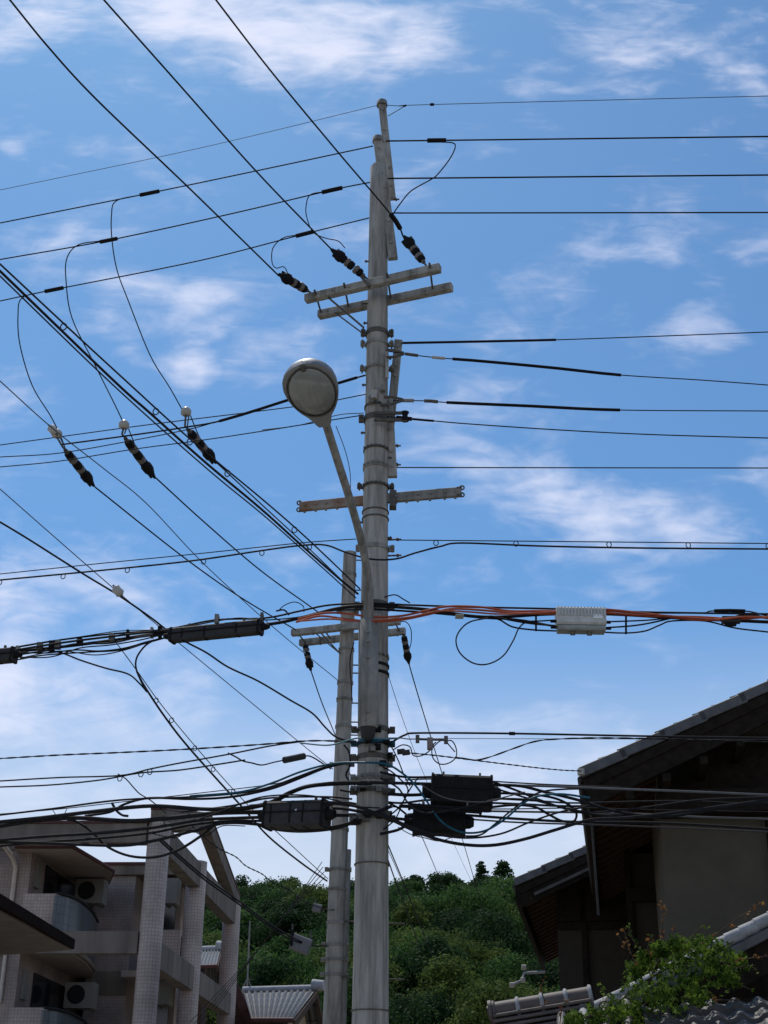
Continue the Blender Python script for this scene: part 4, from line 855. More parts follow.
# right side secondary
wire('secondary_line', 'right hand line that is thick near the pole then thins, uppermost of three such', [(401, 343), (480, 341.5), (556, 339.8), (650, 336.5), (768, 332)], 1.2, thick=[(402, 556, 2.8, black)])
wire('secondary_line', 'right hand thick line sloping down to the right, middle of three such', [(386, 351), (430, 357), (480, 361), (555, 368), (620, 375), (700, 380), (768, 385)], 1.2, thick=[(452, 621, 3.4, black), (405, 418, 3.6, bandm), (432, 445, 3.4, ceram)])
wire('secondary_line', 'right hand thick line with metal clamps, lowest of three such', [(380, 400), (430, 401), (448, 402.5), (530, 406), (619, 410), (768, 411)], 1.2, thick=[(446, 620, 3.4, black), (402, 414, 4, galv), (424, 438, 3.8, bandm)])
wire('secondary_line', 'slack thin line below the three thick right hand lines', [(372, 415), (412, 419), (435, 421), (470, 424), (560, 430), (650, 434.5), (768, 438)], 1.3, thick=[(396, 412, 4.5, black), (412, 434, 2.5, black)])
wire('secondary_line', 'lone thin level line on the right above the rusty bar', [(395, 467.5), (768, 468)], 1.25)
# messenger pair
hl = [(3, 577), (65, 571), (128, 564), (197, 557), (262, 550), (310, 545)]
wire('messenger_wire', 'thin upper wire of the ringed pair sloping in from the left above the closures', [(0, 574), (100, 563.5), (200, 553.5), (300, 543), (356, 539)], 1.1)
wire('service_cable', 'black lower cable of the ringed pair sloping in from the left', [(0, 580), (95, 571), (190, 561), (262, 550.5), (300, 545.5), (325, 545), (345, 552), (370, 559), (395, 559), (415, 553), (440, 546.5), (462, 543), (540, 546), (640, 548), (768, 549)], 1.9, off=-.25, m=bs, hang=hl, cat='cable')
wire('messenger_wire', 'thin upper wire of the ringed pair running level to the right', [(396, 540), (560, 541.5), (768, 543.5)], 1.1, off=-.2, hang=[(440, 541), (521, 541), (598, 542), (680, 543), (763, 543)])
# main telecom bundle
wire('telecom_cable', 'upper black cable of the main bundle, sloping up past the closures to the pole', [(0, 650), (60, 640), (110, 634), (165, 629.5), (215, 620), (265, 618), (300, 611), (330, 605), (372, 603.5), (410, 605), (470, 607), (560, 609), (640, 612), (768, 614)], 2.0, off=-.28, m=bs, cat='cable')
wire('telecom_cable', 'thickest black cable of the main bundle on both sides of the pole', [(0, 653), (60, 647), (115, 640), (165, 633), (262, 625), (300, 618), (340, 608), (372, 606), (410, 608), (438, 611), (470, 616), (500, 617), (550, 614), (610, 614), (680, 618), (768, 622)], 3.4, off=-.25, m=bs, cat='cable')
wire('telecom_cable', 'thin cable under the main bundle left of the long closure', [(16, 660), (45, 655), (90, 652), (120, 650), (150, 642), (172, 636)], 1.6, off=-.22, m=bs, cat='cable')
wire('telecom_cable', 'bowed cable hanging lowest under the main bundle left of the closure', [(16, 652), (45, 653), (75, 650), (100, 651), (125, 648), (150, 641), (170, 637)], 1.6, off=-.3, m=bs, cat='cable')
wire('telecom_cable', 'slack cable dipping between the two left closures', [(14, 657), (50, 657), (80, 648), (110, 645), (140, 640), (165, 634)], 1.4, off=-.2, m=bs, cat='cable')
wire('telecom_cable', 'thin cable arched above the long left closure', [(165, 629), (190, 626), (217, 621), (240, 618), (265, 620), (300, 617), (330, 611), (368, 609)], 1.3, off=-.3, m=bs, cat='cable')
wire('telecom_cable', 'black cable just under the orange ones right of the pole', [(372, 609), (420, 612), (455, 615), (485, 618), (520, 620), (560, 627), (590, 628)], 2.2, off=-.2, m=bs, cat='cable')
wire('fibre_cable', 'uppermost orange cable, running along the whole bundle to the right edge', [(298, 619), (325, 613), (350, 614), (372, 617), (400, 616), (425, 611), (447, 606.5), (480, 607), (510, 611), (550, 611), (605, 613), (650, 616), (700, 617), (735, 619), (768, 617)], 2.2, off=-.33, m=orange, cat='cable')
wire('fibre_cable', 'middle orange cable, crossing in front of the pole at its lowest', [(296, 622), (320, 616), (345, 619), (372, 621.5), (400, 620), (430, 614), (450, 609), (480, 610), (515, 613), (560, 613.5), (605, 611), (650, 614), (700, 620), (745, 617), (768, 618)], 2.2, off=-.36, m=orange, cat='cable')
wire('fibre_cable', 'lowest orange cable under the others between pole and amplifier', [(300, 621), (330, 619), (355, 621), (380, 620), (410, 617), (440, 611), (470, 612), (500, 614), (545, 612.5), (600, 609), (660, 615), (720, 620)], 1.8, off=-.38, m=mat('faded_orange', (.42, .11, .065), .7), cat='cable')
wire('loop_cable', 'large hanging cable loop right of the pole beside the amplifier', [(560, 620), (540, 621), (527, 622), (519, 628), (513, 641), (503, 656), (488, 664), (473, 663), (460, 653), (456, 640), (461, 629), (471, 621.5), (488, 618)], 1.5, off=-.3, m=bs, cat='cable')
wire('telecom_cable', 'cable dipping below the bundle into the left end of the amplifier', [(490, 617), (500, 620), (513, 627), (535, 630), (560, 631)], 1.7, off=-.25, m=bs, cat='cable')
wire('telecom_cable', 'middle cable entering the left end of the amplifier', [(490, 616), (515, 621), (535, 624), (560, 626)], 1.8, off=-.28, m=bs, cat='cable')
wire('telecom_cable', 'upper cable leaving the right end of the amplifier', [(600, 622), (630, 621), (650, 620), (668, 618)], 1.5, off=-.28, m=bs, cat='cable')
wire('telecom_cable', 'middle cable leaving the right end of the amplifier', [(600, 628), (630, 626), (650, 623), (672, 618)], 1.7, off=-.26, m=bs, cat='cable')
wire('telecom_cable', 'lowest bowed cable leaving the right end of the amplifier', [(600, 632), (625, 633), (645, 631), (660, 625), (672, 621), (705, 621), (735, 628), (768, 632)], 1.6, off=-.24, m=bs, cat='cable')
wire('telecom_cable', 'black cable rising over a small splice at the far right of the bundle', [(640, 613), (700, 613), (712, 611), (745, 611), (768, 616)], 1.4, off=-.25, m=bs, cat='cable', thick=[(714, 745, 3.6, black)])
wire('telecom_cable', 'grey twisted cable at the far right end of the bundle', [(730, 619), (745, 615), (768, 618)], 3.0, off=-.2, m=boxgrey, cat='cable')
def cablebox(name, label, cat, a, b, hpx, m, Yo=-.35, round_=False, parts=()):
    A_ = pY(*a, YL(a[0]) + Yo); B_ = pY(*b, YL(b[0]) + Yo); h = hpx * px2m
    t = thing(name, label, cat, tuple(A_)); d = (B_ - A_).normalized(); mb = MB()
    up = Vector((0, 0, 1)); up = (up - d * up.dot(d)).normalized(); sx = d.cross(up)
    mb.bar(A_, B_, h * .8, h, up, h * .09); mb.build('shell', m, t, True)
    for e, s in ((A_, -1), (B_, 1)):
        mb = MB(); mb.tube([e - d * s * .01, e + d * s * .05, e + d * s * .09], [h * .26, h * .24, h * .16], 10); mb.build('end_seal', black, t, True)
    for k in (.02, .98):
        mb = MB(); c = A_.lerp(B_, k); mb.bar(c - d * .012, c + d * .012, h * .8 + .02, h + .02, up, h * .08); mb.build('clamp_rib', black if m is boxblack else boxblack, t, True)
    mb = MB(); mb.bar(A_ - sx * 0 + up * (h * .05), B_ + up * (h * .05), h * .8 + .03, .012, up); mb.build('seam', black, t, True)
    for k in (.16, .42, .71):      # tape and tie bands round the shell
        mb = MB(); c = A_.lerp(B_, k + .04 * math.sin(A_.x * 7 + k * 9)); mb.bar(c - d * .009, c + d * .009, h * .8 + .012, h + .012, up, h * .17); mb.build('tie_band', boxblack, t, True)
    for k in (.2, .8):
        mb = MB(); c = A_.lerp(B_, k) + up * h * .5; mb.bar(c, c + up * .05, .03, .02, d); mb.build('hanger', bandm, t, True)
    return t, A_, B_, d, up, sx, h
cablebox('cable_closure', 'long dark grey cable closure on the main bundle left of the poles', 'cable closure', (171, 636), (262, 627), 14, boxgrey)
cablebox('cable_closure', 'dark cable closure cut by the left edge of the picture', 'cable closure', (-40, 660), (15, 655), 15, boxgrey)
t = cablebox('cable_closure', 'charcoal closure with a white dot left of the poles, lowest bundle', 'cable closure', (267, 816), (327, 814), 24, boxgrey)
c = t[1].lerp(t[2], .5) + Vector((0, -t[6] * .42, .02)); mb = MB(); mb.tube([c, c + Vector((0, -.006, 0))], .017, 10); mb.build('white_dot', white, t[0], True)
cablebox('cable_closure', 'large black closure right of the pole, upper of the stacked pair', 'cable closure', (431, 791), (492, 793.5), 28, boxblack)
cablebox('cable_closure', 'shorter black closure right of the pole, lower of the stacked pair', 'cable closure', (413, 820), (465, 822), 25, boxblack, -.25)
cablebox('tap_box', 'flat black tap box between the two stacked closures', 'tap box', (408, 806), (482, 811), 5, boxblack, -.5)
# amplifier
A_ = pY(556, 619.5, 14.15); B_ = pY(605, 620.5, 14.15); am2 = thing('line_amplifier', 'pale ribbed metal amplifier box hung on the orange cables at right', 'amplifier', tuple(A_))
mb = MB(); d = (B_ - A_).normalized(); mb.bar(A_ + Vector((0, 0, .02)), B_ + Vector((0, 0, .02)), .20, .20, (0, 0, 1), .02); mb.build('housing', ampm, am2, True)
mb = MB(); mb.bar(A_ + Vector((.01, -.0, -.11)), B_ + Vector((-.01, 0, -.11)), .17, .06, (0, 0, 1), .015); mb.build('lower_half', mat('dark_aluminium', (.26, .27, .24), .6, .2, 0, 9, .1, col2=(.40, .40, .37)), am2, True)  # lower half in a darker, mottled grey than the housing
mb = MB()
for k in range(15): c = A_.lerp(B_, (k + .5) / 15.0) + Vector((0, -.105, .06)); mb.box((c.x - .006, c.y - .012, c.z - .05), (c.x + .006, c.y + .008, c.z + .05))
mb.build('cooling_fins', ampm, am2, True)
c = A_.lerp(B_, .83) + Vector((0, -.108, -.0)); mb = MB(); mb.box((c.x - .05, c.y - .004, c.z - .02), (c.x + .05, c.y + .006, c.z + .03)); mb.build('label_plate', white, am2, True)
for k in (.32, .66): mb = MB(); c = A_.lerp(B_, k) + Vector((0, -.02, -.17)); mb.tube([c + Vector((-.02, 0, .04)), c + Vector((-.02, 0, -.01)), c + Vector((.02, 0, -.01)), c + Vector((.02, 0, .04))], .009, 6); mb.build('lug', bandm, am2, True)
for e in (A_, B_):
    for dz in (-.09, -.02): mb = MB(); s = 1 if e is B_ else -1; mb.tube([e + Vector((0, 0, dz)), e + Vector((s * .06, 0, dz))], .018, 8); mb.build('cable_gland', black, am2, True)
for (x, ya, yb, nm) in ((536, 612, 631, 'left'), (626, 614, 634, 'right')):
    mb = MB(); mb.tube([pY(x, ya, 14.2), pY(x, yb, 14.2)], .012, 6); tag(mb.build('cable_tie', black), f'short upright tie between cables just {nm} of the amplifier', 'cable tie')
mb = MB(); mb.box(tuple(pY(455, 619, 14.15)), tuple(pY(464, 614, 14.02))); tag(mb.build('tag_plate', ceram), 'small pale plate on the bundle left of the cable loop', 'tag')
t = thing('splice_clamp', 'small dark clamp box under the bundle near the right edge', 'clamp', tuple(pY(728, 620, 14.2)))
mb = MB(); mb.bar(pY(722, 620, 14.2), pY(740, 620, 14.2), .09, .07, (0, 0, 1), .01); mb.build('body', boxgrey, t, True); mb = MB(); mb.bar(pY(725, 624, 14.2), pY(736, 624, 14.2), .05, .04); mb.build('foot', boxblack, t, True)
# ties and rings along the bundle, parts of a lashing wire
lash = thing('lashing_clips', 'row of small clips along the bundle left of the long closure', 'clips', tuple(pY(60, 645, 15.8)))
for x, y in ((18, 650), (40, 646), (52, 645), (58, 644), (80, 641), (112, 637), (128, 634), (152, 632), (160, 631), (217, 619), (262, 618)):
    mb = MB(); c = pY(x, y, YL(x) - .3); a_, b_ = random.uniform(.012, .03), random.uniform(.02, .05); mb.box((c.x - a_, c.y - .05, c.z - b_ - .02), (c.x + a_, c.y + .05, c.z + b_)); mb.build('clip', random.choice([bandm, black, galv]), lash, True)
# drop from the bundle
wire('messenger_wire', 'thin strand dropping from the left bundle down to the second pole', [(112, 637), (135, 668), (160, 703), (195, 746), (246, 803), (290, 844), (328, 879)], 1.1, (15.5, Yp), m=wgrey, hang=[(152, 698), (170, 722), (190, 747), (209, 768), (232, 795)])
wire('service_cable', 'thick cable dropping with the strand to the second pole', [(137, 672), (145, 687), (165, 717), (190, 749), (243, 808), (268, 836), (300, 862), (327, 881)], 2.4, (15.4, Yp), m=bs, cat='cable')
wire('service_cable', 'left branch of the Y shaped cable hanging under the bundle', [(45, 650), (62, 653), (80, 660), (105, 668), (128, 674), (140, 684), (147, 692)], 1.9, (15.7, 15.4), m=bs, cat='cable', ext=0)
wire('service_cable', 'curved right branch of the Y shaped cable hanging under the bundle', [(154, 640), (145, 646), (137, 657), (136, 668), (141, 681), (147, 692)], 1.9, (15.2, 15.4), m=bs, cat='cable')
# low bundle, right of pole
wire('service_cable', 'thick level black cable just above the small loop on the right', [(392, 742), (405, 735), (420, 733), (510, 733.5), (640, 736), (768, 738)], 2.0, off=-.1, m=bs, cat='cable', thick=[(509, 515, 3.4, black)])
wire('service_wire', 'hair thin pale line just under the thick level cable on the right', [(430, 738.5), (600, 739), (768, 739.5)], .6, off=.1, m=wgrey)
wire('service_cable', 'twisted cable curving up from the small loop to the right edge', [(455, 757), (475, 760), (490, 757), (515, 748), (535, 741.5), (560, 739), (620, 738), (768, 742)], 1.5, off=-.05, m=bs, cat='cable', twist=True)
wire('service_cable', 'twisted cable ending at the white knob on the large gable corner', [(410, 753), (440, 756), (480, 761), (530, 767), (560, 770), (581, 771)], 1.4, (14.4, 18.3), 0, m=bs, cat='cable', twist=True)
wire('loop_cable', 'small round cable loop below the splice bar right of the pole', [(455, 752), (447, 742), (452, 741), (456, 748), (456, 757), (449, 763), (440, 764), (433, 758), (432, 747), (436, 742)], 1.2, off=-.1, m=bs, cat='cable')
wire('jumper_wire', 'curly lead from the pole to the splice bar on the right', [(393, 750), (402, 745), (410, 747), (413, 755), (420, 756), (428, 752), (440, 741), (447, 742)], 1.2, off=-.1, m=bs)
t = thing('splice_bar', 'horizontal splice bar with knobs beside the pole above the closures', 'splice', tuple(pY(430, 740, 14.3)))
mb = MB(); mb.tube([pY(417, 739, 14.3), pY(447, 740, 14.3)], .013, 7); mb.build('bar', bandm, t, True)
for x, y in ((417.5, 739), (446, 740)): mb = MB(); c = pY(x, y, 14.28); mb.bar(c + Vector((0, 0, -.04)), c + Vector((0, 0, .04)), .04, .04); mb.build('knob', bandm, t, True)
mb = MB(); c = pY(430, 741, 14.28); mb.bar(c + Vector((0, 0, -.09)), c + Vector((0, 0, .03)), .07, .06, (1, 0, 0), .01); mb.build('connector', mat('brown_connector', (.22, .18, .16), .6), t, True)
wire('service_cable', 'grey wire from the pole band to the splice bar', [(388, 738), (400, 738), (408, 739), (417, 739)], 1.1, off=-.15, m=wgrey)
right_low = [
 ('upper cable from the large black closure draping over to the right edge', [(492, 785), (520, 786), (545, 792), (578, 800), (610, 810), (640, 815), (670, 816), (705, 811), (735, 806), (768, 803)], 2.4, bs),
 ('thin level cable leaving the top of the large black closure', [(492, 785), (540, 786), (620, 789), (700, 792), (768, 795)], 1.9, mat('pale_sheath', (.12, .12, .125), .5)),
 ('cable forming a hook where it turns back left of the gable corner', [(492, 793), (525, 794), (550, 797), (566, 803), (576, 812), (574, 821), (562, 821), (548, 814), (535, 807), (515, 805), (492, 807)], 2.0, bs),
 ('level cable from between the closures crossing the dark gable', [(484, 798), (540, 801), (580, 803), (680, 801), (768, 805)], 1.5, bs),
 ('pale cable crossing the dark gable midway', [(482, 811), (540, 812), (580, 812.5), (640, 814), (700, 817), (768, 819)], 1.7, MATS['pale_sheath']),
 ('black cable from the lower closure, level to the right edge', [(465, 815), (520, 819), (580, 822), (660, 823), (768, 829)], 2.2, bs),
 ('faint low cable across the plaster wall of the large gable', [(466, 819), (520, 822.5), (600, 825), (680, 828), (768, 832)], 1.4, wgrey),
 ('wire rising steeply between closures towards the gable corner', [(460, 836), (480, 835), (495, 824), (512, 810), (530, 797), (545, 791), (570, 789), (600, 789)], 1.5, bs),
 ('thin wire along the top of the closures to the right', [(405, 780), (430, 779), (470, 780), (520, 783), (560, 785), (620, 787)], 1.2, bs)]
for i, (lb, pts, w_, m_) in enumerate(right_low): wire('telecom_cable', lb, pts, w_ * 1.2, off=-.3 + .06 * i, m=m_, cat='cable')
wire('telecom_cable', 'heavy black cable sagging lowest between the pole and the gable', [(250, 806), (300, 803), (330, 803), (355, 806), (375, 813), (392, 820), (415, 831), (440, 840), (468, 845), (495, 845), (525, 839), (555, 830), (590, 820), (625, 818), (680, 812), (768, 800)], 3.3, off=-.45, m=bs, cat='cable')
wire('telecom_cable', 'teal blue cable crossing the pole and sagging past the closures', [(190, 796), (240, 792), (272, 783), (300, 772), (330, 764), (355, 762.5), (385, 764), (402, 773), (415, 785), (428, 803), (440, 820), (455, 830), (470, 833), (487, 830), (505, 819), (520, 806), (535, 797), (560, 794), (590, 798)], 2.0, off=-.5, m=teal, cat='cable')
wire('telecom_cable', 'black cable in front of the pole between left closure and stacked closures', [(327, 808), (345, 809), (372, 814), (392, 818), (412, 820)], 3.0, off=-.35, m=bs, cat='cable')
wire('telecom_cable', 'cable across the pole just above the lowest bundle', [(200, 809), (240, 808), (270, 802), (290, 792), (310, 786), (340, 782.5), (390, 783), (431, 784)], 3.0, off=-.4, m=bs, cat='cable')
wire('telecom_cable', 'slanting cable from under the lower closure up behind the post', [(340, 790), (370, 796), (395, 806), (412, 818), (430, 822)], 2.2, off=.25, m=bs, cat='cable')
wire('telecom_cable', 'cable leaving the pole low and dipping to the lower closure', [(380, 834), (390, 832), (400, 829), (412, 822), (420, 818)], 2.8, off=-.2, m=bs, cat='cable')
wire('telecom_cable', 'level cable from pole into the large black closure', [(388, 794), (410, 795), (431, 794)], 3.2, off=-.2, m=bs, cat='cable')
wire('telecom_cable', 'grey cable dipping across the face of the large black closure', [(420, 784), (440, 796), (460, 801), (485, 802), (505, 797), (525, 792)], 1.2, off=-.75, m=wgrey, cat='cable')
wire('service_wire', 'fine wire drooping below the lower black closure', [(398, 827), (410, 834), (425, 838), (440, 841), (455, 836)], .9, off=-.2, m=wgrey)
# low bundle, left
wire('service_cable', 'twisted line nearly level in from the left edge, uppermost of the low lines', [(0, 758.5), (60, 755), (120, 752.5), (190, 749), (260, 744.5), (305, 741), (335, 741), (372, 743), (392, 741)], 1.6, off=-.25, m=bs, cat='cable', twist=True)
wire('service_cable', 'pale teal wrap wire crossing both poles at the upper band', [(300, 743), (330, 745), (358, 738), (385, 739), (400, 738)], 1.6, off=-.28, m=mat('pale_teal', (.10, .22, .26), .5), cat='cable')
wire('service_cable', 'cable with clips rising from lower left to the upper band', [(0, 781), (60, 777.5), (120, 775.5), (150, 769), (180, 763), (230, 754), (270, 746), (305, 741)], 1.6, off=-.2, m=bs, cat='cable', hang=[(121, 775), (143, 771), (152, 769)])
wire('service_cable', 'second clipped cable rising below the first from lower left', [(0, 787), (50, 785), (100, 780), (140, 773), (180, 770), (220, 764), (245, 760)], 1.6, off=-.15, m=bs, cat='cable')
wire('service_cable', 'kinked wire with a grey splice left of the second pole', [(228, 753), (236, 757), (243, 761), (252, 763), (262, 765), (275, 762), (290, 759), (305, 756), (312, 757), (322, 763), (331, 769)], 1.5, (15, 16), m=bs, cat='cable', thick=[(284, 304, 7, boxgrey)])
wire('service_cable', 'cable climbing from the left bundle to the teal band on the poles', [(0, 815), (50, 809), (120, 800), (190, 797), (240, 793), (270, 787), (300, 776), (325, 767), (345, 763)], 2.0, off=-.2, m=bs, cat='cable')
wire('service_wire', 'thin straight line above the low left bundle', [(0, 814), (60, 809), (130, 801), (200, 793), (260, 786), (290, 781)], 1.0, off=-.1, m=wgrey)
left_low = [
 ('thick black cable crossing in front of the apartment roof beam into both poles', [(0, 822), (40, 818), (90, 812), (150, 806), (200, 809), (240, 809), (270, 803), (292, 792), (310, 786), (340, 783.5), (372, 783)], 3.2),
 ('heavy cable along the apartment roof edge into the white dotted closure', [(0, 826), (40, 820), (80, 818), (130, 821), (170, 818), (220, 813), (267, 812)], 3.6),
 ('cable under the roof edge running beside the white dotted closure', [(0, 840), (50, 836), (100, 833), (150, 828), (200, 820), (240, 818), (267, 817)], 2.6),
 ('low thick cable bowing beneath the white dotted closure to the pole', [(0, 842), (45, 843), (90, 845), (130, 845), (165, 838), (200, 829), (225, 823), (255, 824), (285, 829), (320, 829), (350, 823), (372, 814), (392, 806)], 2.6),
 ('cable crossing the front tiled column top and rising to the bundle', [(0, 846), (40, 842), (90, 839), (150, 833), (190, 825), (230, 821), (267, 821)], 2.0),
 ('long looped cable hanging below the bundle over the front column', [(55, 818), (75, 821), (92, 832), (108, 847), (130, 856), (155, 857), (178, 850), (198, 838), (213, 826), (222, 820)], 2.2),
 ('frayed cable arching at the apartment roof edge', [(85, 816), (110, 812), (125, 804), (150, 798), (190, 799), (230, 797), (270, 789), (300, 778), (325, 768), (350, 762)], 2.0),
 ('fine cable passing just above the white dotted closure', [(180, 812), (230, 806), (262, 799), (290, 797), (330, 797), (352, 799)], 1.6),
 ('short fat cable joining the closure to the second pole', [(327, 803), (345, 803), (358, 805)], 3.2),
 ('short cable joining the closure bottom to the thick pole', [(327, 815), (340, 815), (356, 815)], 3.2),
 ('thin cable curving from the closure underside past the second pole', [(250, 822), (270, 829), (300, 832), (335, 829), (362, 820)], 1.4)]
for i, (lb, pts, w_) in enumerate(left_low): wire('telecom_cable', lb, pts, w_ * 1.25, off=-.35 + .045 * i, m=bs, cat='cable')
for i, (lb, pts, w_, off_) in enumerate((
 ('loose wire scalloping under the left bundle in front of the pediment', [(150, 833), (175, 838), (190, 830), (205, 836), (222, 826), (245, 826)], 1.0, -.5),
 ('slim cable weaving over the white dotted closure to the thick pole', [(200, 819), (230, 808), (262, 797), (300, 795), (330, 799), (356, 806), (380, 808)], 1.5, -.55),
 ('cable running from the thick pole behind both stacked closures', [(372, 800), (400, 803), (430, 800), (470, 802), (520, 804), (560, 806), (600, 806)], 2.2, .1),
 ('slack cable looping below the left side of the upper black closure', [(380, 778), (398, 788), (408, 803), (420, 812), (440, 812), (470, 806), (500, 799), (540, 800)], 1.8, -.6),
 ('cable bowing from the pole to the hook left of the gable', [(380, 812), (400, 822), (430, 833), (465, 838), (500, 834), (530, 822), (560, 812), (585, 807)], 1.8, -.62),
 ('cable bunched along the top of the upper black closure', [(380, 772), (405, 777), (440, 777), (480, 779), (510, 788), (540, 800), (570, 810), (600, 815), (660, 818)], 2.2, -.3),
 ('long thin wire from the pole to the right edge just under the hook', [(380, 806), (420, 808), (500, 809), (580, 808), (660, 810), (768, 812)], 1.2, -.1),
 ('strand dipping in front of the dark gable corner', [(500, 790), (545, 803), (590, 812), (640, 808), (700, 800), (768, 797)], 1.8, -.35))):
    wire('telecom_cable', lb, pts, w_, off=off_, m=bs, cat='cable')
for i, (lb, pts, w_) in enumerate((
 ('cable lashed along the top of the left part of the main bundle', [(16, 650), (60, 643), (115, 636), (150, 632), (172, 630)], 2.4),
 ('cable crossing over between the lashed cables of the left bundle', [(16, 655), (50, 650), (75, 644), (110, 643), (140, 637), (172, 634)], 2.0),
 ('faint slack wire above the left main bundle', [(20, 646), (50, 641), (85, 636), (120, 631), (160, 630)], 1.0),
 ('thin cable weaving under the left main bundle', [(20, 658), (60, 651), (95, 655), (125, 650), (160, 638)], 1.2))):
    wire('telecom_cable', lb, pts, w_, off=-.4 + .05 * i, m=bs, cat='cable')
# the frayed stub and V hooks on the roofline bundle
wire('cable_stub', 'frayed cable stub sticking up from the left bundle', [(112, 803), (116, 810), (122, 815), (128, 816)], 2.6, off=-.3, m=bs, cat='cable')
wire('cable_hook', 'thin V shaped hook wire on the left bundle at the roof edge', [(52, 809), (57, 816), (62, 817), (67, 809)], .8, off=-.35, m=wgrey)
wire('service_wire', 'crooked wire dropping from the clipped cables to the bundle', [(118, 774), (126, 779), (134, 788), (140, 794), (150, 800), (160, 808), (166, 813)], 1.3, off=-.2, m=bs)
wire('service_wire', 'wavy twisted wire trailing from the bundle past the pediment to the second pole', [(190, 824), (205, 838), (220, 849), (236, 857), (246, 866), (262, 874), (272, 882), (290, 890), (300, 899), (312, 905), (328, 910)], 1.4, (15.2, Yp), m=bs, twist=True)
for k, (lb, dx) in enumerate((('upper of two cables descending past the tiled columns to the second pole', 0), ('lower of two cables descending past the tiled columns to the second pole', 3))):
    wire('service_cable', lb, [(160, 838 + dx), (180, 856 + dx), (205, 877 + dx), (240, 902 + dx), (270, 924 + dx), (290, 936 + dx), (310, 945), (328, 946)], 2.0, (15.8, Yp), m=bs, cat='cable')
t = thing('terminal_box', 'grey terminal box hung tilted from cables left of the second pole', 'terminal box', tuple(pY(301, 945, 20.8)))
a = pY(292, 941, 20.8); b = pY(310, 948, 20.8); mb = MB(); mb.bar(a, b, .18, .22, (0, 0, 1), .02); mb.build('body', mat('box_grey_paint', (.17, .165, .165), .7), t, True)
mb = MB(); mb.bar(a + Vector((-.02, 0, .03)), a + Vector((.02, 0, .03)), .20, .22); mb.build('end_plate', boxblack, t, True)
for e in (a, b): mb = MB(); mb.tube([e + Vector((0, 0, .12)), e + Vector((0, 0, .24))], .015, 6); mb.build('hanger', bandm, t, True)
t = thing('terminal_box', 'small pale box against the hill beside the second pole', 'terminal box', tuple(pY(318, 908, 21.8)))
a = pY(313, 907, 21.8); b = pY(321, 909, 21.8); mb = MB(); mb.bar(a, b, .10, .12, (0, 0, 1), .015); mb.build('body', MATS['box_grey_paint'], t, True); mb = MB(); mb.tube([a + Vector((.03, 0, .06)), a + Vector((.03, 0, .12))], .012, 6); mb.tube([b + Vector((-.02, 0, 0)), b + Vector((.3, .1, 0))], .01, 6); mb.build('hanger', bandm, t, True)
for k in range(4):
    wire('service_wire', ('first', 'second', 'third', 'fourth')[k] + ' from the left of four wires fanning from the second pole down past the hill', [(322 + k, 862 + k * 5), (290 - k * 2, 908 + k * 3), (262 - k * 3, 945 + k * 4), (190 + k * 3, 1022 + k * 3)], 1.1, (Yp, 31), m=bs)
# beyond the second pole, going away
Pa = pZ(303, 634, Z2); insulator('insulator hanging at the left end of the second pole crossarm', pZ(304, 640, Z2 - .02), pY(311, 671, YP + .5), 'second pole insulators')
insulator('insulator hanging at the right end of the second pole crossarm', pZ(403, 631, Z2 - .02), pY(409, 664, YP + .5), 'second pole insulators')
wire('power_line', 'line from the left insulator of the second pole going away behind the poles', [(311, 671), (322, 703), (336, 737), (360, 798), (388, 850), (425, 935)], 1.9, (YP + .5, 60), ext=0)
wire('power_line', 'line from the right insulator of the second pole going away over the hill', [(409, 664), (418, 695), (436, 754), (462, 838), (480, 900), (492, 945)], 1.9, (YP + .5, 70))
wire('power_line', 'faint thin line right of the thick pole, going away over the hill', [(386, 668), (402, 717), (420, 765), (450, 835), (480, 900)], 1.0, (YP, 60), m=wgrey)
wire('jumper_wire', 'curved lead at the right end of the second pole crossarm', [(396, 622), (406, 622), (411, 630), (411, 643), (408, 652)], 1.4, (YP, YP + .3), ext=0)
wire('jumper_wire', 'arched lead above the left end of the second pole crossarm', [(278, 611), (285, 605), (295, 602), (303, 606), (304, 612)], 1.5, (YP, YP))
wire('jumper_wire', 'short black lead above the left crossarm end of the second pole', [(276, 611), (284, 610), (289, 615)], 2.6, (YP, YP))
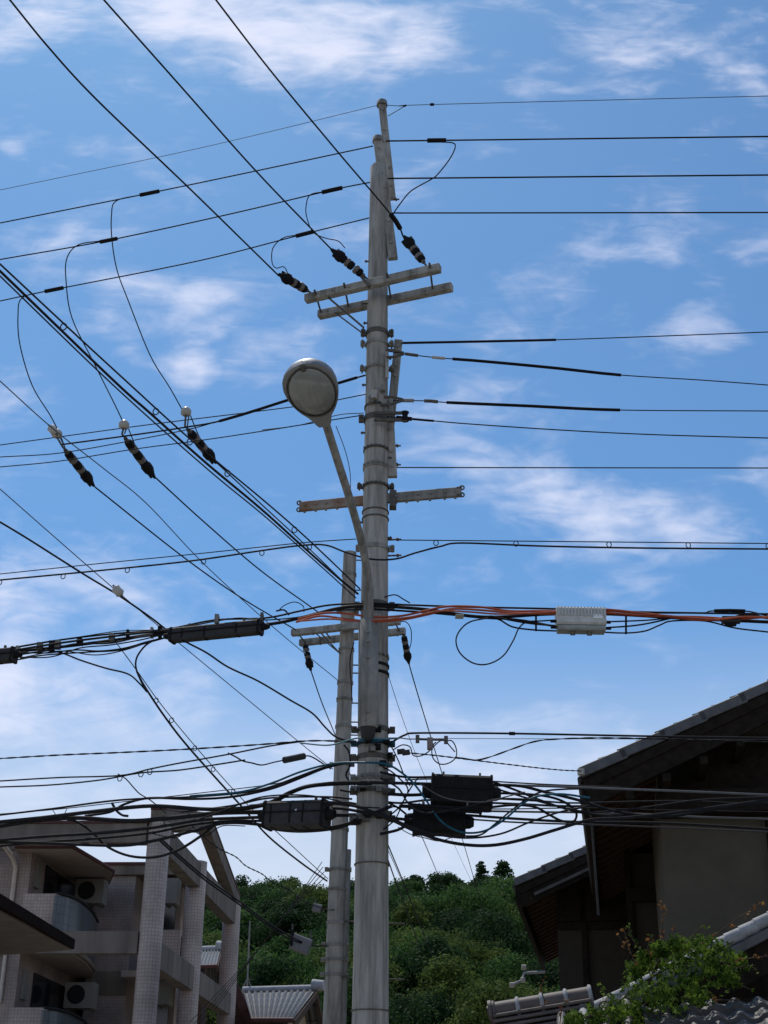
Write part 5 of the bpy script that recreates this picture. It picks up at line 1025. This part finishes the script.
wire('service_cable', 'line from behind the thick pole descending right over the hill', [(388, 845), (405, 886), (420, 925), (432, 955)], 1.8, (19, 45), m=bs)
wire('service_cable', 'second line from behind the thick pole descending right over the hill', [(388, 860), (398, 888), (412, 925), (420, 950)], 1.8, (19, 45), m=bs)
wire('service_cable', 'line descending right from under the lower black closure over the hill', [(420, 832), (436, 870), (452, 910)], 1.2, (19, 45), m=bs)
wire('service_wire', 'loose wire hanging beside the lamp arm down to the rusty bar', [(336, 426), (345, 450), (350, 472), (351, 495), (356, 510)], .9, off=-.4, m=wgrey)
wire('jumper_wire', 'small arched lead right of the thick pole above the bundle', [(380, 600), (388, 596), (396, 595), (403, 599), (410, 603)], 1.3, off=-.1, m=bs)
for k, (pts, w_, m_, lb) in enumerate((([(380, 738), (390, 745), (398, 760), (404, 775), (410, 786)], 1.3, bs, 'curly lead dropping right of the pole above the stacked closures'), ([(380, 766), (389, 770), (399, 778), (408, 790), (400, 806), (390, 815), (380, 820)], 1.5, bs, 'looped lead hugging the right flank of the pole at the closures'),
        ([(380, 832), (388, 826), (396, 818), (404, 800), (412, 786), (418, 778)], 1.4, bs, 'slanting lead rising right of the pole between closures'), ([(344, 745), (349, 752), (350, 765), (346, 775), (351, 783)], 1.8, bs, 'dark lead drooping in the gap between the two poles'),
        ([(352, 700), (351, 680), (350, 660), (354, 642)], 1.2, bs, 'dark lead running up in the gap between the two poles'))):
    wire('jumper_wire', lb, pts, w_, off=-.12, m=m_)
t = thing('line_connector', 'small dark connector cluster right of the pole under the splice bar', 'connector', tuple(pY(405, 753, 14.3)))
for x, y in ((401, 752), (406, 753)): mb = MB(); c = pY(x, y, 14.3); mb.tube([c + Vector((-.04, 0, 0)), c + Vector((.04, 0, .01))], .03, 8); mb.build('body', boxgrey, t, True)
mb = MB(); mb.tube([pY(581, 772, 18.35) + Vector((0, 0, -.04)), pY(581, 772, 18.35) + Vector((0, 0, .04))], .05, 10); tag(mb.build('knob_insulator', ceram), 'white knob insulator on the corner of the large gable eave', 'insulator')
